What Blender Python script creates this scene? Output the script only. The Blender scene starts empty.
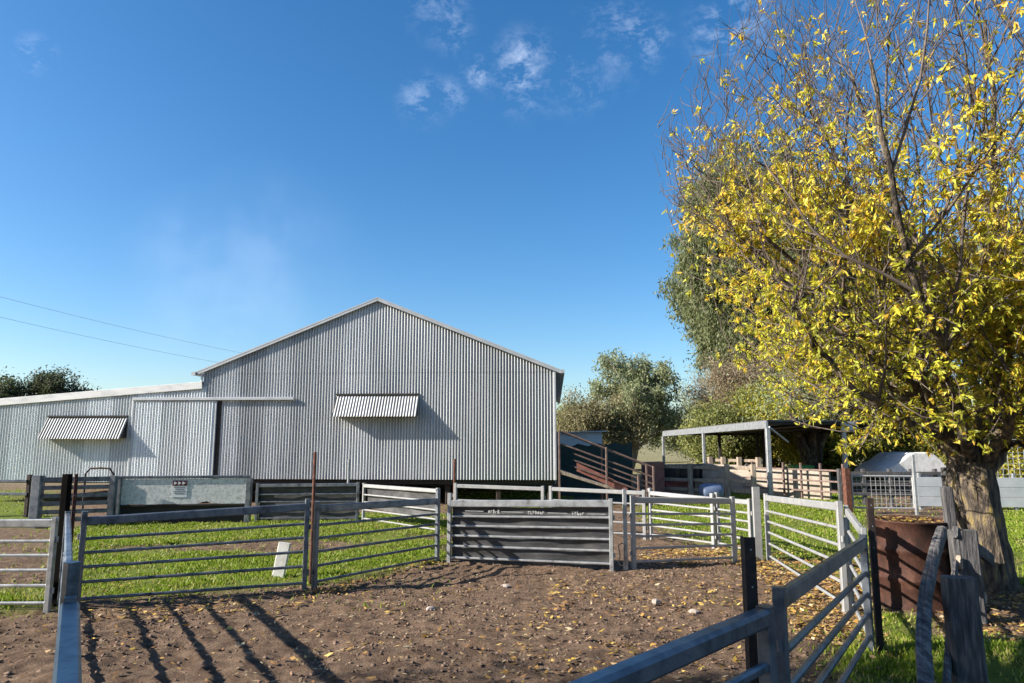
import bpy, math, random
import numpy as np
from mathutils import Vector

# ------------------------------------------------------------------ basics
SC = bpy.context.scene
COL = SC.collection
CAMH, FPX, TILT = 1.75, 700.0, math.atan(100.5 / 700.0)
SUNV = np.array([1.9, 0.45, -1.0])            # direction the sunlight travels

def ray(px, py):
    x = (px - 512.0) / FPX; y = (341.5 - py) / FPX
    c, s = math.cos(TILT), math.sin(TILT)
    return np.array([x, c - y * s, s + y * c])
def G(px, py, z=0.0):                          # picture position -> point at height z
    d = ray(px, py); t = (z - CAMH) / d[2]
    return np.array([0, 0, CAMH]) + d * t
def AT(px, py, Y):                             # picture position -> point Y metres ahead
    d = ray(px, py); return np.array([0, 0, CAMH]) + d * (Y / d[1])
def V(*a): return np.array(a, float)
def nrm(v): return v / (np.linalg.norm(v) + 1e-12)

# ------------------------------------------------------------------ noise
class VN:
    def __init__(s, seed):
        s.t = np.random.RandomState(seed).rand(256, 256)
    def __call__(s, x, y):
        xi = np.floor(x).astype(int); yi = np.floor(y).astype(int)
        fx = x - xi; fy = y - yi
        fx = fx * fx * (3 - 2 * fx); fy = fy * fy * (3 - 2 * fy)
        t = s.t; a = xi & 255; b = (xi + 1) & 255; c = yi & 255; d = (yi + 1) & 255
        return (t[a, c] * (1 - fx) + t[b, c] * fx) * (1 - fy) + (t[a, d] * (1 - fx) + t[b, d] * fx) * fy
N1, N2, N3, N4 = VN(1), VN(2), VN(3), VN(4)
def fbm(n, x, y, o=4):
    r = 0; a = .5; x = np.asarray(x, float); y = np.asarray(y, float)
    for i in range(o):
        r = r + a * n(x * 2 ** i + 17.3 * i, y * 2 ** i + 9.1 * i); a *= .5
    return r

# ------------------------------------------------------------------ materials
def new_mat(name):
    m = bpy.data.materials.new(name); m.use_nodes = True
    nt = m.node_tree; nt.nodes.clear()
    o = nt.nodes.new('ShaderNodeOutputMaterial'); b = nt.nodes.new('ShaderNodeBsdfPrincipled')
    nt.links.new(b.outputs[0], o.inputs[0])
    return m, nt, b, o
def ramp(nt, stops, inp):
    r = nt.nodes.new('ShaderNodeValToRGB'); e = r.color_ramp.elements
    while len(e) < len(stops): e.new(.5)
    for i, (p, c) in enumerate(stops):
        e[i].position = p; e[i].color = (*c, 1)
    nt.links.new(inp, r.inputs[0]); return r
def noise(nt, scale, detail=6, rough=.6, coord=None, stretch=None):
    tc = nt.nodes.new('ShaderNodeTexCoord'); n = nt.nodes.new('ShaderNodeTexNoise')
    n.inputs['Scale'].default_value = scale; n.inputs['Detail'].default_value = detail; n.inputs['Roughness'].default_value = rough
    src = tc.outputs['Object']
    if stretch:
        mp = nt.nodes.new('ShaderNodeMapping'); mp.inputs['Scale'].default_value = stretch
        nt.links.new(src, mp.inputs[0]); src = mp.outputs[0]
    nt.links.new(src, n.inputs['Vector']); return n
def M(name, stops, rough=.6, metal=0., scale=4., bump=0., bscale=30., stretch=None, detail=6, spec=.5, bdist=.01):
    m, nt, b, o = new_mat(name)
    n = noise(nt, scale, detail, stretch=stretch)
    if len(stops) == 1: stops = [(0, stops[0]), (1, stops[0])]
    elif not isinstance(stops[0][1], tuple): 
        k = len(stops); stops = [(.3 + .4 * i / (k - 1), c) for i, c in enumerate(stops)]
    r = ramp(nt, stops, n.outputs[0]); nt.links.new(r.outputs[0], b.inputs['Base Color'])
    b.inputs['Roughness'].default_value = rough; b.inputs['Metallic'].default_value = metal
    b.inputs['Specular IOR Level'].default_value = spec
    if bump:
        n2 = noise(nt, bscale, 5, stretch=stretch); bp = nt.nodes.new('ShaderNodeBump')
        bp.inputs['Strength'].default_value = bump; bp.inputs['Distance'].default_value = bdist
        nt.links.new(n2.outputs[0], bp.inputs['Height']); nt.links.new(bp.outputs[0], b.inputs['Normal'])
    return m
def leaf_mat(name, trans=.35, rough=.55):
    m = bpy.data.materials.new(name); m.use_nodes = True; nt = m.node_tree; nt.nodes.clear()
    o = nt.nodes.new('ShaderNodeOutputMaterial'); b = nt.nodes.new('ShaderNodeBsdfPrincipled')
    t = nt.nodes.new('ShaderNodeBsdfTranslucent'); mx = nt.nodes.new('ShaderNodeMixShader')
    a = nt.nodes.new('ShaderNodeVertexColor'); a.layer_name = 'Col'
    nt.links.new(a.outputs[0], b.inputs['Base Color']); nt.links.new(a.outputs[0], t.inputs[0])
    b.inputs['Roughness'].default_value = rough; b.inputs['Specular IOR Level'].default_value = .3
    mx.inputs[0].default_value = trans
    nt.links.new(b.outputs[0], mx.inputs[1]); nt.links.new(t.outputs[0], mx.inputs[2]); nt.links.new(mx.outputs[0], o.inputs[0])
    return m

MT = {}
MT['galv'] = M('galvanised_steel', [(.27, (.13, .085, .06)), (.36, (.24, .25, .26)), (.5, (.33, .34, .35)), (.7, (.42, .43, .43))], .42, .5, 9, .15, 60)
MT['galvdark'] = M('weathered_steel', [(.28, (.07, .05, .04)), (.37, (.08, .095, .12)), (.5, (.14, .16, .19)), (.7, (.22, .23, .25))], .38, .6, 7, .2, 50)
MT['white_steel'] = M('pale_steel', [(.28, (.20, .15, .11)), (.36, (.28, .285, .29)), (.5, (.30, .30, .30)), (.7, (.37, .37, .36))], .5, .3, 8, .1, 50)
MT['rust'] = M('rusty_steel', [(.035, .014, .009), (.10, .035, .02), (.19, .075, .04)], .8, .1, 12, .4, 70)
MT['darkrust'] = M('dark_rusty_steel', [(.012, .009, .008), (.028, .016, .012), (.06, .028, .018)], .7, .2, 14, .4, 70)
MT['redrail'] = M('red_oxide_steel', [(.09, .058, .048), (.15, .098, .082), (.21, .14, .115)], .65, .1, 9)
MT['redboard'] = M('red_oxide_board', [(.17, .06, .045), (.25, .095, .07), (.30, .12, .09)], .7, 0, 5)
MT['rubber'] = M('black_rubber', [(.022, .022, .024), (.040, .040, .043), (.075, .073, .072)], .55, 0, 5, .3, 25, (1, 1, 3))
def sheet_mat(name, lo, mid, hi, rough, metal):
    m = M(name, [lo, mid, hi], rough, metal, 1.3, stretch=(1, 1, .25)); nt = m.node_tree; b = [n for n in nt.nodes if n.type == 'BSDF_PRINCIPLED'][0]
    src = b.inputs['Base Color'].links[0].from_socket; tc = nt.nodes.new('ShaderNodeTexCoord'); sp = nt.nodes.new('ShaderNodeSeparateXYZ'); nt.links.new(tc.outputs['Object'], sp.inputs[0])
    d = nt.nodes.new('ShaderNodeMath'); d.operation = 'DIVIDE'; d.inputs[1].default_value = .765; nt.links.new(sp.outputs[0], d.inputs[0])
    fl = nt.nodes.new('ShaderNodeMath'); fl.operation = 'FLOOR'; nt.links.new(d.outputs[0], fl.inputs[0])
    wn = nt.nodes.new('ShaderNodeTexWhiteNoise'); wn.noise_dimensions = '1D'; nt.links.new(fl.outputs[0], wn.inputs['W'])
    mr = nt.nodes.new('ShaderNodeMapRange'); mr.inputs[3].default_value = .78; mr.inputs[4].default_value = 1.10; nt.links.new(wn.outputs['Value'], mr.inputs[0])
    n2 = noise(nt, 3, 7, .7, stretch=(2.5, 1, .12)); m2 = nt.nodes.new('ShaderNodeMapRange'); m2.inputs[1].default_value = .35; m2.inputs[2].default_value = .65; m2.inputs[3].default_value = .86; m2.inputs[4].default_value = 1.05; nt.links.new(n2.outputs[0], m2.inputs[0])
    mm = nt.nodes.new('ShaderNodeMath'); mm.operation = 'MULTIPLY'; nt.links.new(mr.outputs[0], mm.inputs[0]); nt.links.new(m2.outputs[0], mm.inputs[1])
    vm = nt.nodes.new('ShaderNodeVectorMath'); vm.operation = 'SCALE'; nt.links.new(src, vm.inputs[0]); nt.links.new(mm.outputs[0], vm.inputs['Scale']); nt.links.new(vm.outputs[0], b.inputs['Base Color'])
    return m
MT['corr'] = sheet_mat('corrugated_zinc', (.44, .455, .47), (.52, .535, .545), (.58, .59, .60), .5, .1)
MT['corr_pale'] = sheet_mat('pale_corrugated_zinc', (.70, .735, .735), (.76, .79, .79), (.80, .82, .82), .5, .05)
MT['awn'] = sheet_mat('awning_zinc', (.26, .265, .265), (.32, .325, .32), (.38, .38, .375), .5, .1)
MT['roofzinc'] = M('roof_zinc', [(.35, .36, .37), (.45, .46, .47)], .45, .3, 1.5)
MT['roofdark'] = M('shaded_roof_iron', [(.07, .065, .06), (.13, .125, .12)], .7, .1, 3)  # roof iron darkened so its colour carries the shade of the underside
MT['fascia'] = M('white_fascia', [(.42, .43, .43), (.58, .58, .57), (.64, .64, .63)], .5, 0, 2.2, stretch=(1, 1, 3))
MT['grey_trim'] = M('grey_trim', [(.30, .32, .34), (.42, .44, .46)], .5, .2, 3)
MT['darkvoid'] = M('dark_timber_and_shade', [(.018, .016, .014), (.035, .03, .026)], .9, 0, 3)  # dark timber, also the painted shade beside the door and under the shelter
MT['plaster'] = M('pale_sheet', [(.36, .36, .355), (.60, .60, .585), (.72, .71, .69)], .85, 0, 16, .4, 40)
MT['timber'] = M('weathered_timber', [(.022, .021, .022), (.065, .062, .064), (.15, .142, .135)], .85, 0, 6, 1., 14, (6, 6, .7), bdist=.02)
MT['timber_rail'] = M('weathered_rail', [(.018, .017, .018), (.07, .066, .066), (.19, .175, .165)], .9, 0, 22, 1., 40, (1, .35, 1), bdist=.012)
MT['timber_pale'] = M('pale_timber', [(.16, .12, .09), (.28, .22, .165), (.40, .33, .26)], .85, 0, 6, .5, 20, (3, 3, .6))
MT['cream'] = M('cream_boards', [(.20, .165, .125), (.29, .245, .195), (.36, .31, .26)], .8, 0, 3, .3, 12)
MT['bark'] = M('lichen_bark', [(.34, (.012, .010, .008)), (.45, (.06, .045, .033)), (.55, (.13, .10, .07)), (.64, (.22, .165, .06)), (.74, (.30, .21, .05))], .9, 0, 13, 1., 24, (1, 1, .3), bdist=.06)
MT['twig'] = M('twig_bark', [(.05, .038, .03), (.105, .08, .065), (.17, .14, .115)], .85, 0, 6)
MT['gumbark'] = M('gum_bark', [(.10, .085, .07), (.27, .235, .20), (.42, .38, .33)], .8, 0, 1.6, .3, 8, (1, 1, .3))
MT['leaf'] = leaf_mat('leaf_foliage', .42)
MT['grass'] = leaf_mat('grass_blades', .4)
MT['litter'] = leaf_mat('dry_leaves', .15, .7)
MT['clod'] = leaf_mat('soil_lumps', 0., .95)
MT['white'] = M('white_paint', [(.44, .42, .38), (.60, .59, .56), (.68, .67, .65)], .6, 0, 6, .1, 20)
MT['stone'] = M('pale_stone', [(.26, .21, .18), (.42, .36, .32)], .9, 0, 9, .5, 30)
MT['green'] = M('green_enamel', [(.02, .22, .05), (.03, .28, .07)], .4, 0, 3)
MT['shade'] = M('green_shadecloth', [(.018, .035, .032), (.035, .06, .055)], .9, 0, 5)
MT['blue'] = M('blue_plastic', [(.08, .11, .19), (.13, .17, .26)], .5, 0, 4)
MT['redp'] = M('dark_red_paint', [(.14, .02, .025), (.22, .04, .04)], .5, 0, 4)
MT['blackp'] = M('black_plastic', [(.012, .012, .013), (.03, .03, .032)], .5, 0, 4)
MT['backlit_black'] = M('backlit_black_steel', [(.003, .003, .003), (.007, .006, .006)], .9, 0, 6, spec=.05)  # near-black base colour puts the post's backlit shade into the steel
MT['maroon'] = M('maroon_ink', [(.10, .022, .03), (.13, .03, .038)], .5, 0, 4)
MT['ink'] = M('grey_ink', [(.16, .16, .18), (.2, .2, .22)], .6, 0, 4)
MT['signwhite'] = M('sign_white', [(.66, .67, .69), (.72, .73, .75)], .5, 0, 4)
MT['wire'] = M('wire_grey', [(.30, .31, .32), (.4, .41, .42)], .5, .4, 4)
MT['chalk'] = M('chalk_paint', [(.20, .20, .20), (.40, .40, .39)], .8, 0, 30)
MT['cable'] = M('cable_black', [(.14, .16, .2), (.17, .19, .23)], .6, 0, 4)

# ------------------------------------------------------------------ mesh builder
class MB:
    def __init__(s): s.v = []; s.f = []
    def add(s, vs, fs):
        o = len(s.v); s.v += [tuple(map(float, v)) for v in vs]; s.f += [tuple(i + o for i in f) for f in fs]; return s
    def bar(s, A, B, w, h, up=(0, 0, 1), ch=.15):           # chamfered rectangular bar from A to B; w across, h along up
        A = np.array(A, float); B = np.array(B, float); d = nrm(B - A); up = np.array(up, float)
        side = np.cross(d, up)
        if np.linalg.norm(side) < 1e-4: side = np.cross(d, V(1, 0, 0))
        side = nrm(side); up = nrm(np.cross(side, d)); c = ch * min(w, h)
        pr = [(-w/2+c, -h/2), (w/2-c, -h/2), (w/2, -h/2+c), (w/2, h/2-c), (w/2-c, h/2), (-w/2+c, h/2), (-w/2, h/2-c), (-w/2, -h/2+c)]
        vs = [P + side * a + up * b for P in (A, B) for a, b in pr]
        fs = [(i, (i+1) % 8, 8 + (i+1) % 8, 8 + i) for i in range(8)] + [tuple(range(7, -1, -1)), tuple(range(8, 16))]
        return s.add(vs, fs)
    def post(s, base, top, w, d=None, ang=0, ch=.12):
        return s.bar(base, top, w, d or w, (math.sin(ang), math.cos(ang), 0), ch)
    def tube(s, pts, rad, n=8, cap=True):
        pts = [np.array(p, float) for p in pts]
        if not hasattr(rad, '__len__'): rad = [rad] * len(pts)
        vs = []; fs = []; k = len(pts); ref = V(.31, .17, .93)
        d0 = nrm(pts[-1] - pts[0])
        if abs(np.dot(ref, d0)) > .92: ref = V(.9, .3, .1)
        for i in range(k):
            d = nrm(pts[min(i+1, k-1)] - pts[max(i-1, 0)])
            a = nrm(np.cross(d, ref)); b = np.cross(d, a)
            for j in range(n):
                t = 2 * math.pi * j / n; vs.append(pts[i] + (a * math.cos(t) + b * math.sin(t)) * rad[i])
        for i in range(k - 1):
            for j in range(n): fs.append((i*n+j, i*n+(j+1) % n, (i+1)*n+(j+1) % n, (i+1)*n+j))
        if cap: fs += [tuple(range(n-1, -1, -1)), tuple(range((k-1)*n, k*n))]
        return s.add(vs, fs)
    def lathe(s, prof, c, n=40, rn=None):
        vs = []; fs = []; k = len(prof)
        for i, (r, z) in enumerate(prof):
            for j in range(n):
                t = 2*math.pi*j/n; rr = r * (1 + (rn(t, z) if rn else 0)); vs.append((c[0]+rr*math.cos(t), c[1]+rr*math.sin(t), c[2]+z))
        for i in range(k-1):
            for j in range(n): fs.append((i*n+j, i*n+(j+1) % n, (i+1)*n+(j+1) % n, (i+1)*n+j))
        fs += [tuple(range(n-1, -1, -1)), tuple(range((k-1)*n, k*n))]
        return s.add(vs, fs)
    def prism(s, pts, ext):                                # polygon pts (3D) extruded by vector ext
        pts = [np.array(p, float) for p in pts]; n = len(pts); ext = np.array(ext, float)
        vs = pts + [p + ext for p in pts]
        fs = [tuple(range(n)), tuple(range(2*n-1, n-1, -1))] + [(i, i+n, (i+1) % n + n, (i+1) % n) for i in range(n)]
        return s.add(vs, fs)
    def box(s, c, sx, sy, sz, ang=0):
        u = V(math.cos(ang), math.sin(ang), 0)
        c = np.array(c, float)
        return s.bar(c - u*sx/2, c + u*sx/2, sy, sz, (0, 0, 1), .06)
    def build(s, name, mat, parent=None, smooth=False):
        if parent is not None:
            L = np.array(parent.matrix_basis.translation if parent.parent is None else WORLD[parent.name])
        else: L = np.zeros(3)
        me = bpy.data.meshes.new(name)
        me.from_pydata([tuple(np.array(v) - L) for v in s.v], [], s.f)
        import bmesh
        bm = bmesh.new(); bm.from_mesh(me); bmesh.ops.recalc_face_normals(bm, faces=bm.faces[:]); bm.to_mesh(me); bm.free()
        me.materials.append(MT[mat] if isinstance(mat, str) else mat)
        if smooth: me.polygons.foreach_set('use_smooth', [True]*len(me.polygons))
        o = bpy.data.objects.new(name, me); COL.objects.link(o)
        if parent is not None: o.parent = parent
        WORLD[o.name] = tuple(L)
        return o
WORLD = {}
def npmesh(name, vs, fs, mat, parent=None, cols=None, smooth=False):       # big meshes from arrays; fs (n,k)
    L = np.array(WORLD[parent.name]) if parent is not None else np.zeros(3)
    vs = np.asarray(vs, np.float32) - L.astype(np.float32); fs = np.asarray(fs, np.int32); n, k = fs.shape
    me = bpy.data.meshes.new(name); me.vertices.add(len(vs)); me.vertices.foreach_set('co', vs.ravel())
    me.loops.add(n*k); me.loops.foreach_set('vertex_index', fs.ravel())
    me.polygons.add(n); me.polygons.foreach_set('loop_start', np.arange(0, n*k, k, dtype=np.int32)); me.polygons.foreach_set('loop_total', np.full(n, k, np.int32))
    if smooth: me.polygons.foreach_set('use_smooth', np.ones(n, bool))
    if cols is not None:
        a = me.color_attributes.new('Col', 'FLOAT_COLOR', 'POINT')
        a.data.foreach_set('color', np.concatenate([cols, np.ones((len(cols), 1))], 1).astype(np.float32).ravel())
    me.update(); me.validate()
    me.materials.append(MT[mat] if isinstance(mat, str) else mat)
    o = bpy.data.objects.new(name, me); COL.objects.link(o)
    if parent is not None: o.parent = parent
    WORLD[o.name] = tuple(L); return o
def tag(o, label=None, cat=None, group=None, kind=None):
    if label: o['label'] = label
    if cat: o['category'] = cat
    if group: o['group'] = group
    if kind: o['kind'] = kind
    return o
def thing(name, label, cat, loc=(0, 0, 0), group=None):
    o = bpy.data.objects.new(name, None); COL.objects.link(o); o.location = tuple(map(float, loc)); o.empty_display_size = .2
    WORLD[o.name] = tuple(map(float, loc)); o.matrix_basis.translation = Vector(o.location)
    return tag(o, label, cat, group)

# ------------------------------------------------------------------ camera, sun, sky
cam = bpy.data.cameras.new('camera'); co = bpy.data.objects.new('camera', cam); COL.objects.link(co)
cam.sensor_width = 36; cam.lens = FPX / 1024 * 36; cam.clip_start = .05; cam.clip_end = 6000
co.location = (0, 0, CAMH); co.rotation_euler = (math.pi/2 + TILT, 0, 0); SC.camera = co
sd = bpy.data.lights.new('sun', 'SUN'); so = bpy.data.objects.new('sun', sd); COL.objects.link(so)
sd.energy = 5.0; sd.angle = math.radians(.5); sd.color = (1, .93, .82)
so.rotation_euler = Vector(SUNV).to_track_quat('-Z', 'Y').to_euler(); so.location = (-20, -5, 20)
W = bpy.data.worlds.new('World'); SC.world = W; W.use_nodes = True; nt = W.node_tree
bg = nt.nodes['Background']; sky = nt.nodes.new('ShaderNodeTexSky'); sky.sky_type = 'NISHITA'; sky.sun_disc = False
sky.sun_elevation = math.atan(1 / math.hypot(1.9, .45)); sky.sun_rotation = math.atan2(-1.9, -.45)
sky.air_density = 1.0; sky.dust_density = 1.1; sky.ozone_density = 3.0; sky.altitude = 300
# thin wisps of high cloud, laid out by direction in the sky
tc = nt.nodes.new('ShaderNodeTexCoord')
cl_total = None
def wnode(t): return nt.nodes.new(t)
def math_(op, a, b=None):
    n = wnode('ShaderNodeMath'); n.operation = op
    for i, x in enumerate((a, b)):
        if x is None: continue
        if isinstance(x, (int, float)): n.inputs[i].default_value = x
        else: nt.links.new(x, n.inputs[i])
    return n.outputs[0]
mp = wnode('ShaderNodeMapping'); mp.inputs['Scale'].default_value = (13, 13, 20); nt.links.new(tc.outputs['Generated'], mp.inputs[0])
cn = wnode('ShaderNodeTexNoise'); cn.inputs['Scale'].default_value = 1.6; cn.inputs['Detail'].default_value = 12; cn.inputs['Roughness'].default_value = .74; cn.inputs['Distortion'].default_value = .25
nt.links.new(mp.outputs[0], cn.inputs['Vector'])
mr = wnode('ShaderNodeMapRange'); nt.links.new(cn.outputs[0], mr.inputs[0]); mr.inputs[1].default_value = .47; mr.inputs[2].default_value = .72
for px, py, rad, amp in [(530, 74, .075, .75), (575, 74, .07, .75), (605, 48, .075, .75), (632, 40, .06, .65), (478, 72, .032, .6), (425, 101, .05, .5), (450, 97, .035, .5), (438, 12, .055, .55), (452, 32, .04, .5), (728, 24, .07, .6), (748, 8, .06, .5),
                         (38, 55, .03, .45), (658, 35, .03, .4)]:
    d = nrm(ray(px, py))
    vm = wnode('ShaderNodeVectorMath'); vm.operation = 'DISTANCE'; nt.links.new(tc.outputs['Generated'], vm.inputs[0]); vm.inputs[1].default_value = tuple(d)
    m2 = wnode('ShaderNodeMapRange'); m2.interpolation_type = 'SMOOTHSTEP'; nt.links.new(vm.outputs['Value'], m2.inputs[0])
    m2.inputs[1].default_value = rad; m2.inputs[2].default_value = 0; m2.inputs[3].default_value = 0; m2.inputs[4].default_value = amp
    cl_total = m2.outputs[0] if cl_total is None else math_('MAXIMUM', cl_total, m2.outputs[0])
mr.inputs[1].default_value = .46; mr.inputs[2].default_value = .90
big = wnode('ShaderNodeTexNoise'); big.inputs['Scale'].default_value = 9; big.inputs['Detail'].default_value = 3; nt.links.new(tc.outputs['Generated'], big.inputs['Vector'])
mr3 = wnode('ShaderNodeMapRange'); mr3.interpolation_type = 'SMOOTHSTEP'; nt.links.new(big.outputs[0], mr3.inputs[0]); mr3.inputs[1].default_value = .35; mr3.inputs[2].default_value = .65; mr3.inputs[3].default_value = .25
fac = math_('MULTIPLY', math_('MULTIPLY', cl_total, mr.outputs[0]), mr3.outputs[0])
hz = None
for px, py, rad in ((190, 245, .10), (270, 265, .16), (220, 300, .14)):
    vm = wnode('ShaderNodeVectorMath'); vm.operation = 'DISTANCE'; nt.links.new(tc.outputs['Generated'], vm.inputs[0]); vm.inputs[1].default_value = tuple(nrm(ray(px, py)))
    m2 = wnode('ShaderNodeMapRange'); m2.interpolation_type = 'SMOOTHSTEP'; nt.links.new(vm.outputs['Value'], m2.inputs[0]); m2.inputs[1].default_value = rad; m2.inputs[2].default_value = 0; m2.inputs[3].default_value = 0; m2.inputs[4].default_value = .075
    hz = m2.outputs[0] if hz is None else math_('MAXIMUM', hz, m2.outputs[0])
fac = math_('ADD', fac, math_('MULTIPLY', hz, mr3.outputs[0]))
mx = wnode('ShaderNodeMix'); mx.data_type = 'RGBA'; nt.links.new(fac, mx.inputs[0])
hsv = wnode('ShaderNodeHueSaturation'); hsv.inputs['Saturation'].default_value = 1.30; nt.links.new(sky.outputs[0], hsv.inputs['Color'])
nt.links.new(hsv.outputs[0], mx.inputs[6]); mx.inputs[7].default_value = (8.5, 9.2, 10.5, 1)
nt.links.new(mx.outputs[2], bg.inputs[0]); bg.inputs[1].default_value = .080
SC.view_settings.view_transform = 'Standard'; SC.view_settings.look = 'None'; SC.view_settings.gamma = 1; SC.view_settings.exposure = 1.3
SC.view_settings.use_curve_mapping = False
try:
    SC.cycles.max_bounces = 6; SC.cycles.diffuse_bounces = 3; SC.cycles.transparent_max_bounces = 4
except Exception: pass

# ------------------------------------------------------------------ ground
def poly_mask(x, y, poly):
    inside = np.zeros(x.shape, bool); n = len(poly)
    for i in range(n):
        x1, y1 = poly[i]; x2, y2 = poly[(i+1) % n]
        c = ((y1 > y) != (y2 > y)) & (x < (x2-x1) * (y-y1) / (y2-y1+1e-12) + x1)
        inside ^= c
    return inside
def gp(*pp): return [tuple(G(a, b)[:2]) for a, b in pp]
GRASS = [gp((78, 603), (310, 586), (395, 571), (441, 558), (450, 532), (442, 516), (360, 514), (250, 516), (110, 520), (68, 535)),
         gp((640, 496), (862, 494), (872, 540), (868, 585), (800, 572), (750, 556), (716, 546), (640, 519)),
         gp((874, 604), (918, 616), (924, 700), (868, 700)),
         gp((930, 650), (1100, 632), (1200, 720), (925, 720)),
         gp((990, 506), (1300, 506), (1300, 582), (1012, 588)),
         gp((-80, 585), (46, 588), (46, 612), (-80, 612)),
         gp((-200, 490), (40, 490), (60, 528), (-200, 530)),
         gp((455, 492), (560, 492), (600, 520), (455, 520))]
BARE = [(G(265, 546)[:2], 1.9, .75), (G(140, 548)[:2], .9, .3), (G(425, 538)[:2], .5, .5), (G(800, 562)[:2], .8, .25)]
def grassiness(x, y):
    wx = x + (fbm(N1, x*1.7, y*1.7) - .47) * .9; wy = y + (fbm(N2, x*1.7, y*1.7) - .47) * 1.1
    g = np.zeros(x.shape)
    for p in GRASS: g = np.maximum(g, poly_mask(wx, wy, p).astype(float))
    for (c, rx, ry) in BARE:
        q = ((wx - c[0]) / rx) ** 2 + ((wy - c[1]) / ry) ** 2
        g = np.where(q < 1, 0, g)
    return g
def axis(a, b, step, lim_lo, lim_hi, grow=1.16):
    mid = list(np.arange(a, b, step)); s = step; hi = []; p = mid[-1]
    while p < lim_hi: s *= grow; p += s; hi.append(p)
    s = step; lo = []; p = mid[0]
    while p > lim_lo: s *= grow; p -= s; lo.append(p)
    return np.array(lo[::-1] + mid + hi)
def dimples(x, y, cs=.21):
    out = np.zeros(np.shape(x)); xi = np.floor(x/cs).astype(int); yi = np.floor(y/cs).astype(int); t = N1.t; u = N2.t; w = N3.t
    for dx in (-1, 0, 1):
        for dy in (-1, 0, 1):
            a = (xi+dx) & 255; b = (yi+dy) & 255; cx = (xi+dx+.1+.8*t[a, b])*cs; cy = (yi+dy+.1+.8*u[a, b])*cs; st = np.clip(w[a, b]*1.7-.7, 0, 1)
            an = t[b, a]*6.28; ex = (x-cx)*np.cos(an)+(y-cy)*np.sin(an); ey = -(x-cx)*np.sin(an)+(y-cy)*np.cos(an)
            r = np.sqrt((ex/.075)**2+(ey/.05)**2); out += st*(-.030*np.exp(-(r**2)*1.3) + .011*np.exp(-((r-1.25)/.35)**2))
    return out
def ground_z(x, y, g=None):
    if g is None: g = grassiness(x, y)
    near = np.clip(1 - (np.hypot(x, y) - 22) / 8, 0, 1)
    big = (fbm(N3, x*.35, y*.35, 3) - .44) * .10
    ruts = (fbm(N4, x*2.3, y*2.3, 3) - .44) * .06
    clod = np.abs(fbm(N2, x*6, y*6, 4) - .47) * .105
    return near * (big + (1 - g) * (ruts + clod - .02 + dimples(x, y)) + g * .02)
xs = axis(-7, 8, .045, -900, 900); ys = axis(3.6, 13.5, .045, -60, 1500)
X, Y = np.meshgrid(xs, ys); g = grassiness(X, Y); Z = ground_z(X, Y, g)
ny, nx = X.shape; idx = np.arange(ny*nx).reshape(ny, nx)
F = np.stack([idx[:-1, :-1], idx[:-1, 1:], idx[1:, 1:], idx[1:, :-1]], -1).reshape(-1, 4)
gm, nt_, b_, o_ = new_mat('ground_soil')
att = nt_.nodes.new('ShaderNodeVertexColor'); att.layer_name = 'Col'; sep = nt_.nodes.new('ShaderNodeSeparateColor'); nt_.links.new(att.outputs[0], sep.inputs[0])
n1 = noise(nt_, 7, 10, .72); r1 = ramp(nt_, [(.28, (.065, .040, .028)), (.5, (.150, .099, .066)), (.72, (.27, .19, .13))], n1.outputs[0])
n2 = noise(nt_, 5, 8, .7); r2 = ramp(nt_, [(.3, (.06, .085, .012)), (.55, (.13, .17, .022)), (.75, (.19, .20, .05))], n2.outputs[0])
n3 = noise(nt_, .5, 8, .7); r3 = ramp(nt_, [(.3, (.13, .12, .05)), (.7, (.30, .26, .15))], n3.outputs[0])
mA = nt_.nodes.new('ShaderNodeMix'); mA.data_type = 'RGBA'; nt_.links.new(sep.outputs[0], mA.inputs[0]); nt_.links.new(r1.outputs[0], mA.inputs[6]); nt_.links.new(r2.outputs[0], mA.inputs[7])
mB = nt_.nodes.new('ShaderNodeMix'); mB.data_type = 'RGBA'; nt_.links.new(sep.outputs[1], mB.inputs[0]); nt_.links.new(mA.outputs[2], mB.inputs[6]); nt_.links.new(r3.outputs[0], mB.inputs[7])
nt_.links.new(mB.outputs[2], b_.inputs['Base Color']); b_.inputs['Roughness'].default_value = .95; b_.inputs['Specular IOR Level'].default_value = .15
nb = noise(nt_, 38, 6, .75); bp = nt_.nodes.new('ShaderNodeBump'); bp.inputs['Strength'].default_value = 1; bp.inputs['Distance'].default_value = .035
nt_.links.new(nb.outputs[0], bp.inputs['Height']); nt_.links.new(bp.outputs[0], b_.inputs['Normal'])
gs = sum(grassiness(X + a_, Y + b_s) for a_, b_s in ((0, 0), (.14, 0), (-.14, 0), (0, .14), (0, -.14), (.25, .2), (-.25, -.2)))/7
far = np.clip((Y - 26) / 10, 0, 1) 
cols = np.stack([gs, far, 0*g], -1).reshape(-1, 3)
gr = npmesh('ground', np.stack([X, Y, Z], -1).reshape(-1, 3), F, gm, None, cols, True); tag(gr, kind='structure')
def gz(p): return float(ground_z(np.array([p[0]]), np.array([p[1]]))[0])

rng = np.random.RandomState(7)
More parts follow.
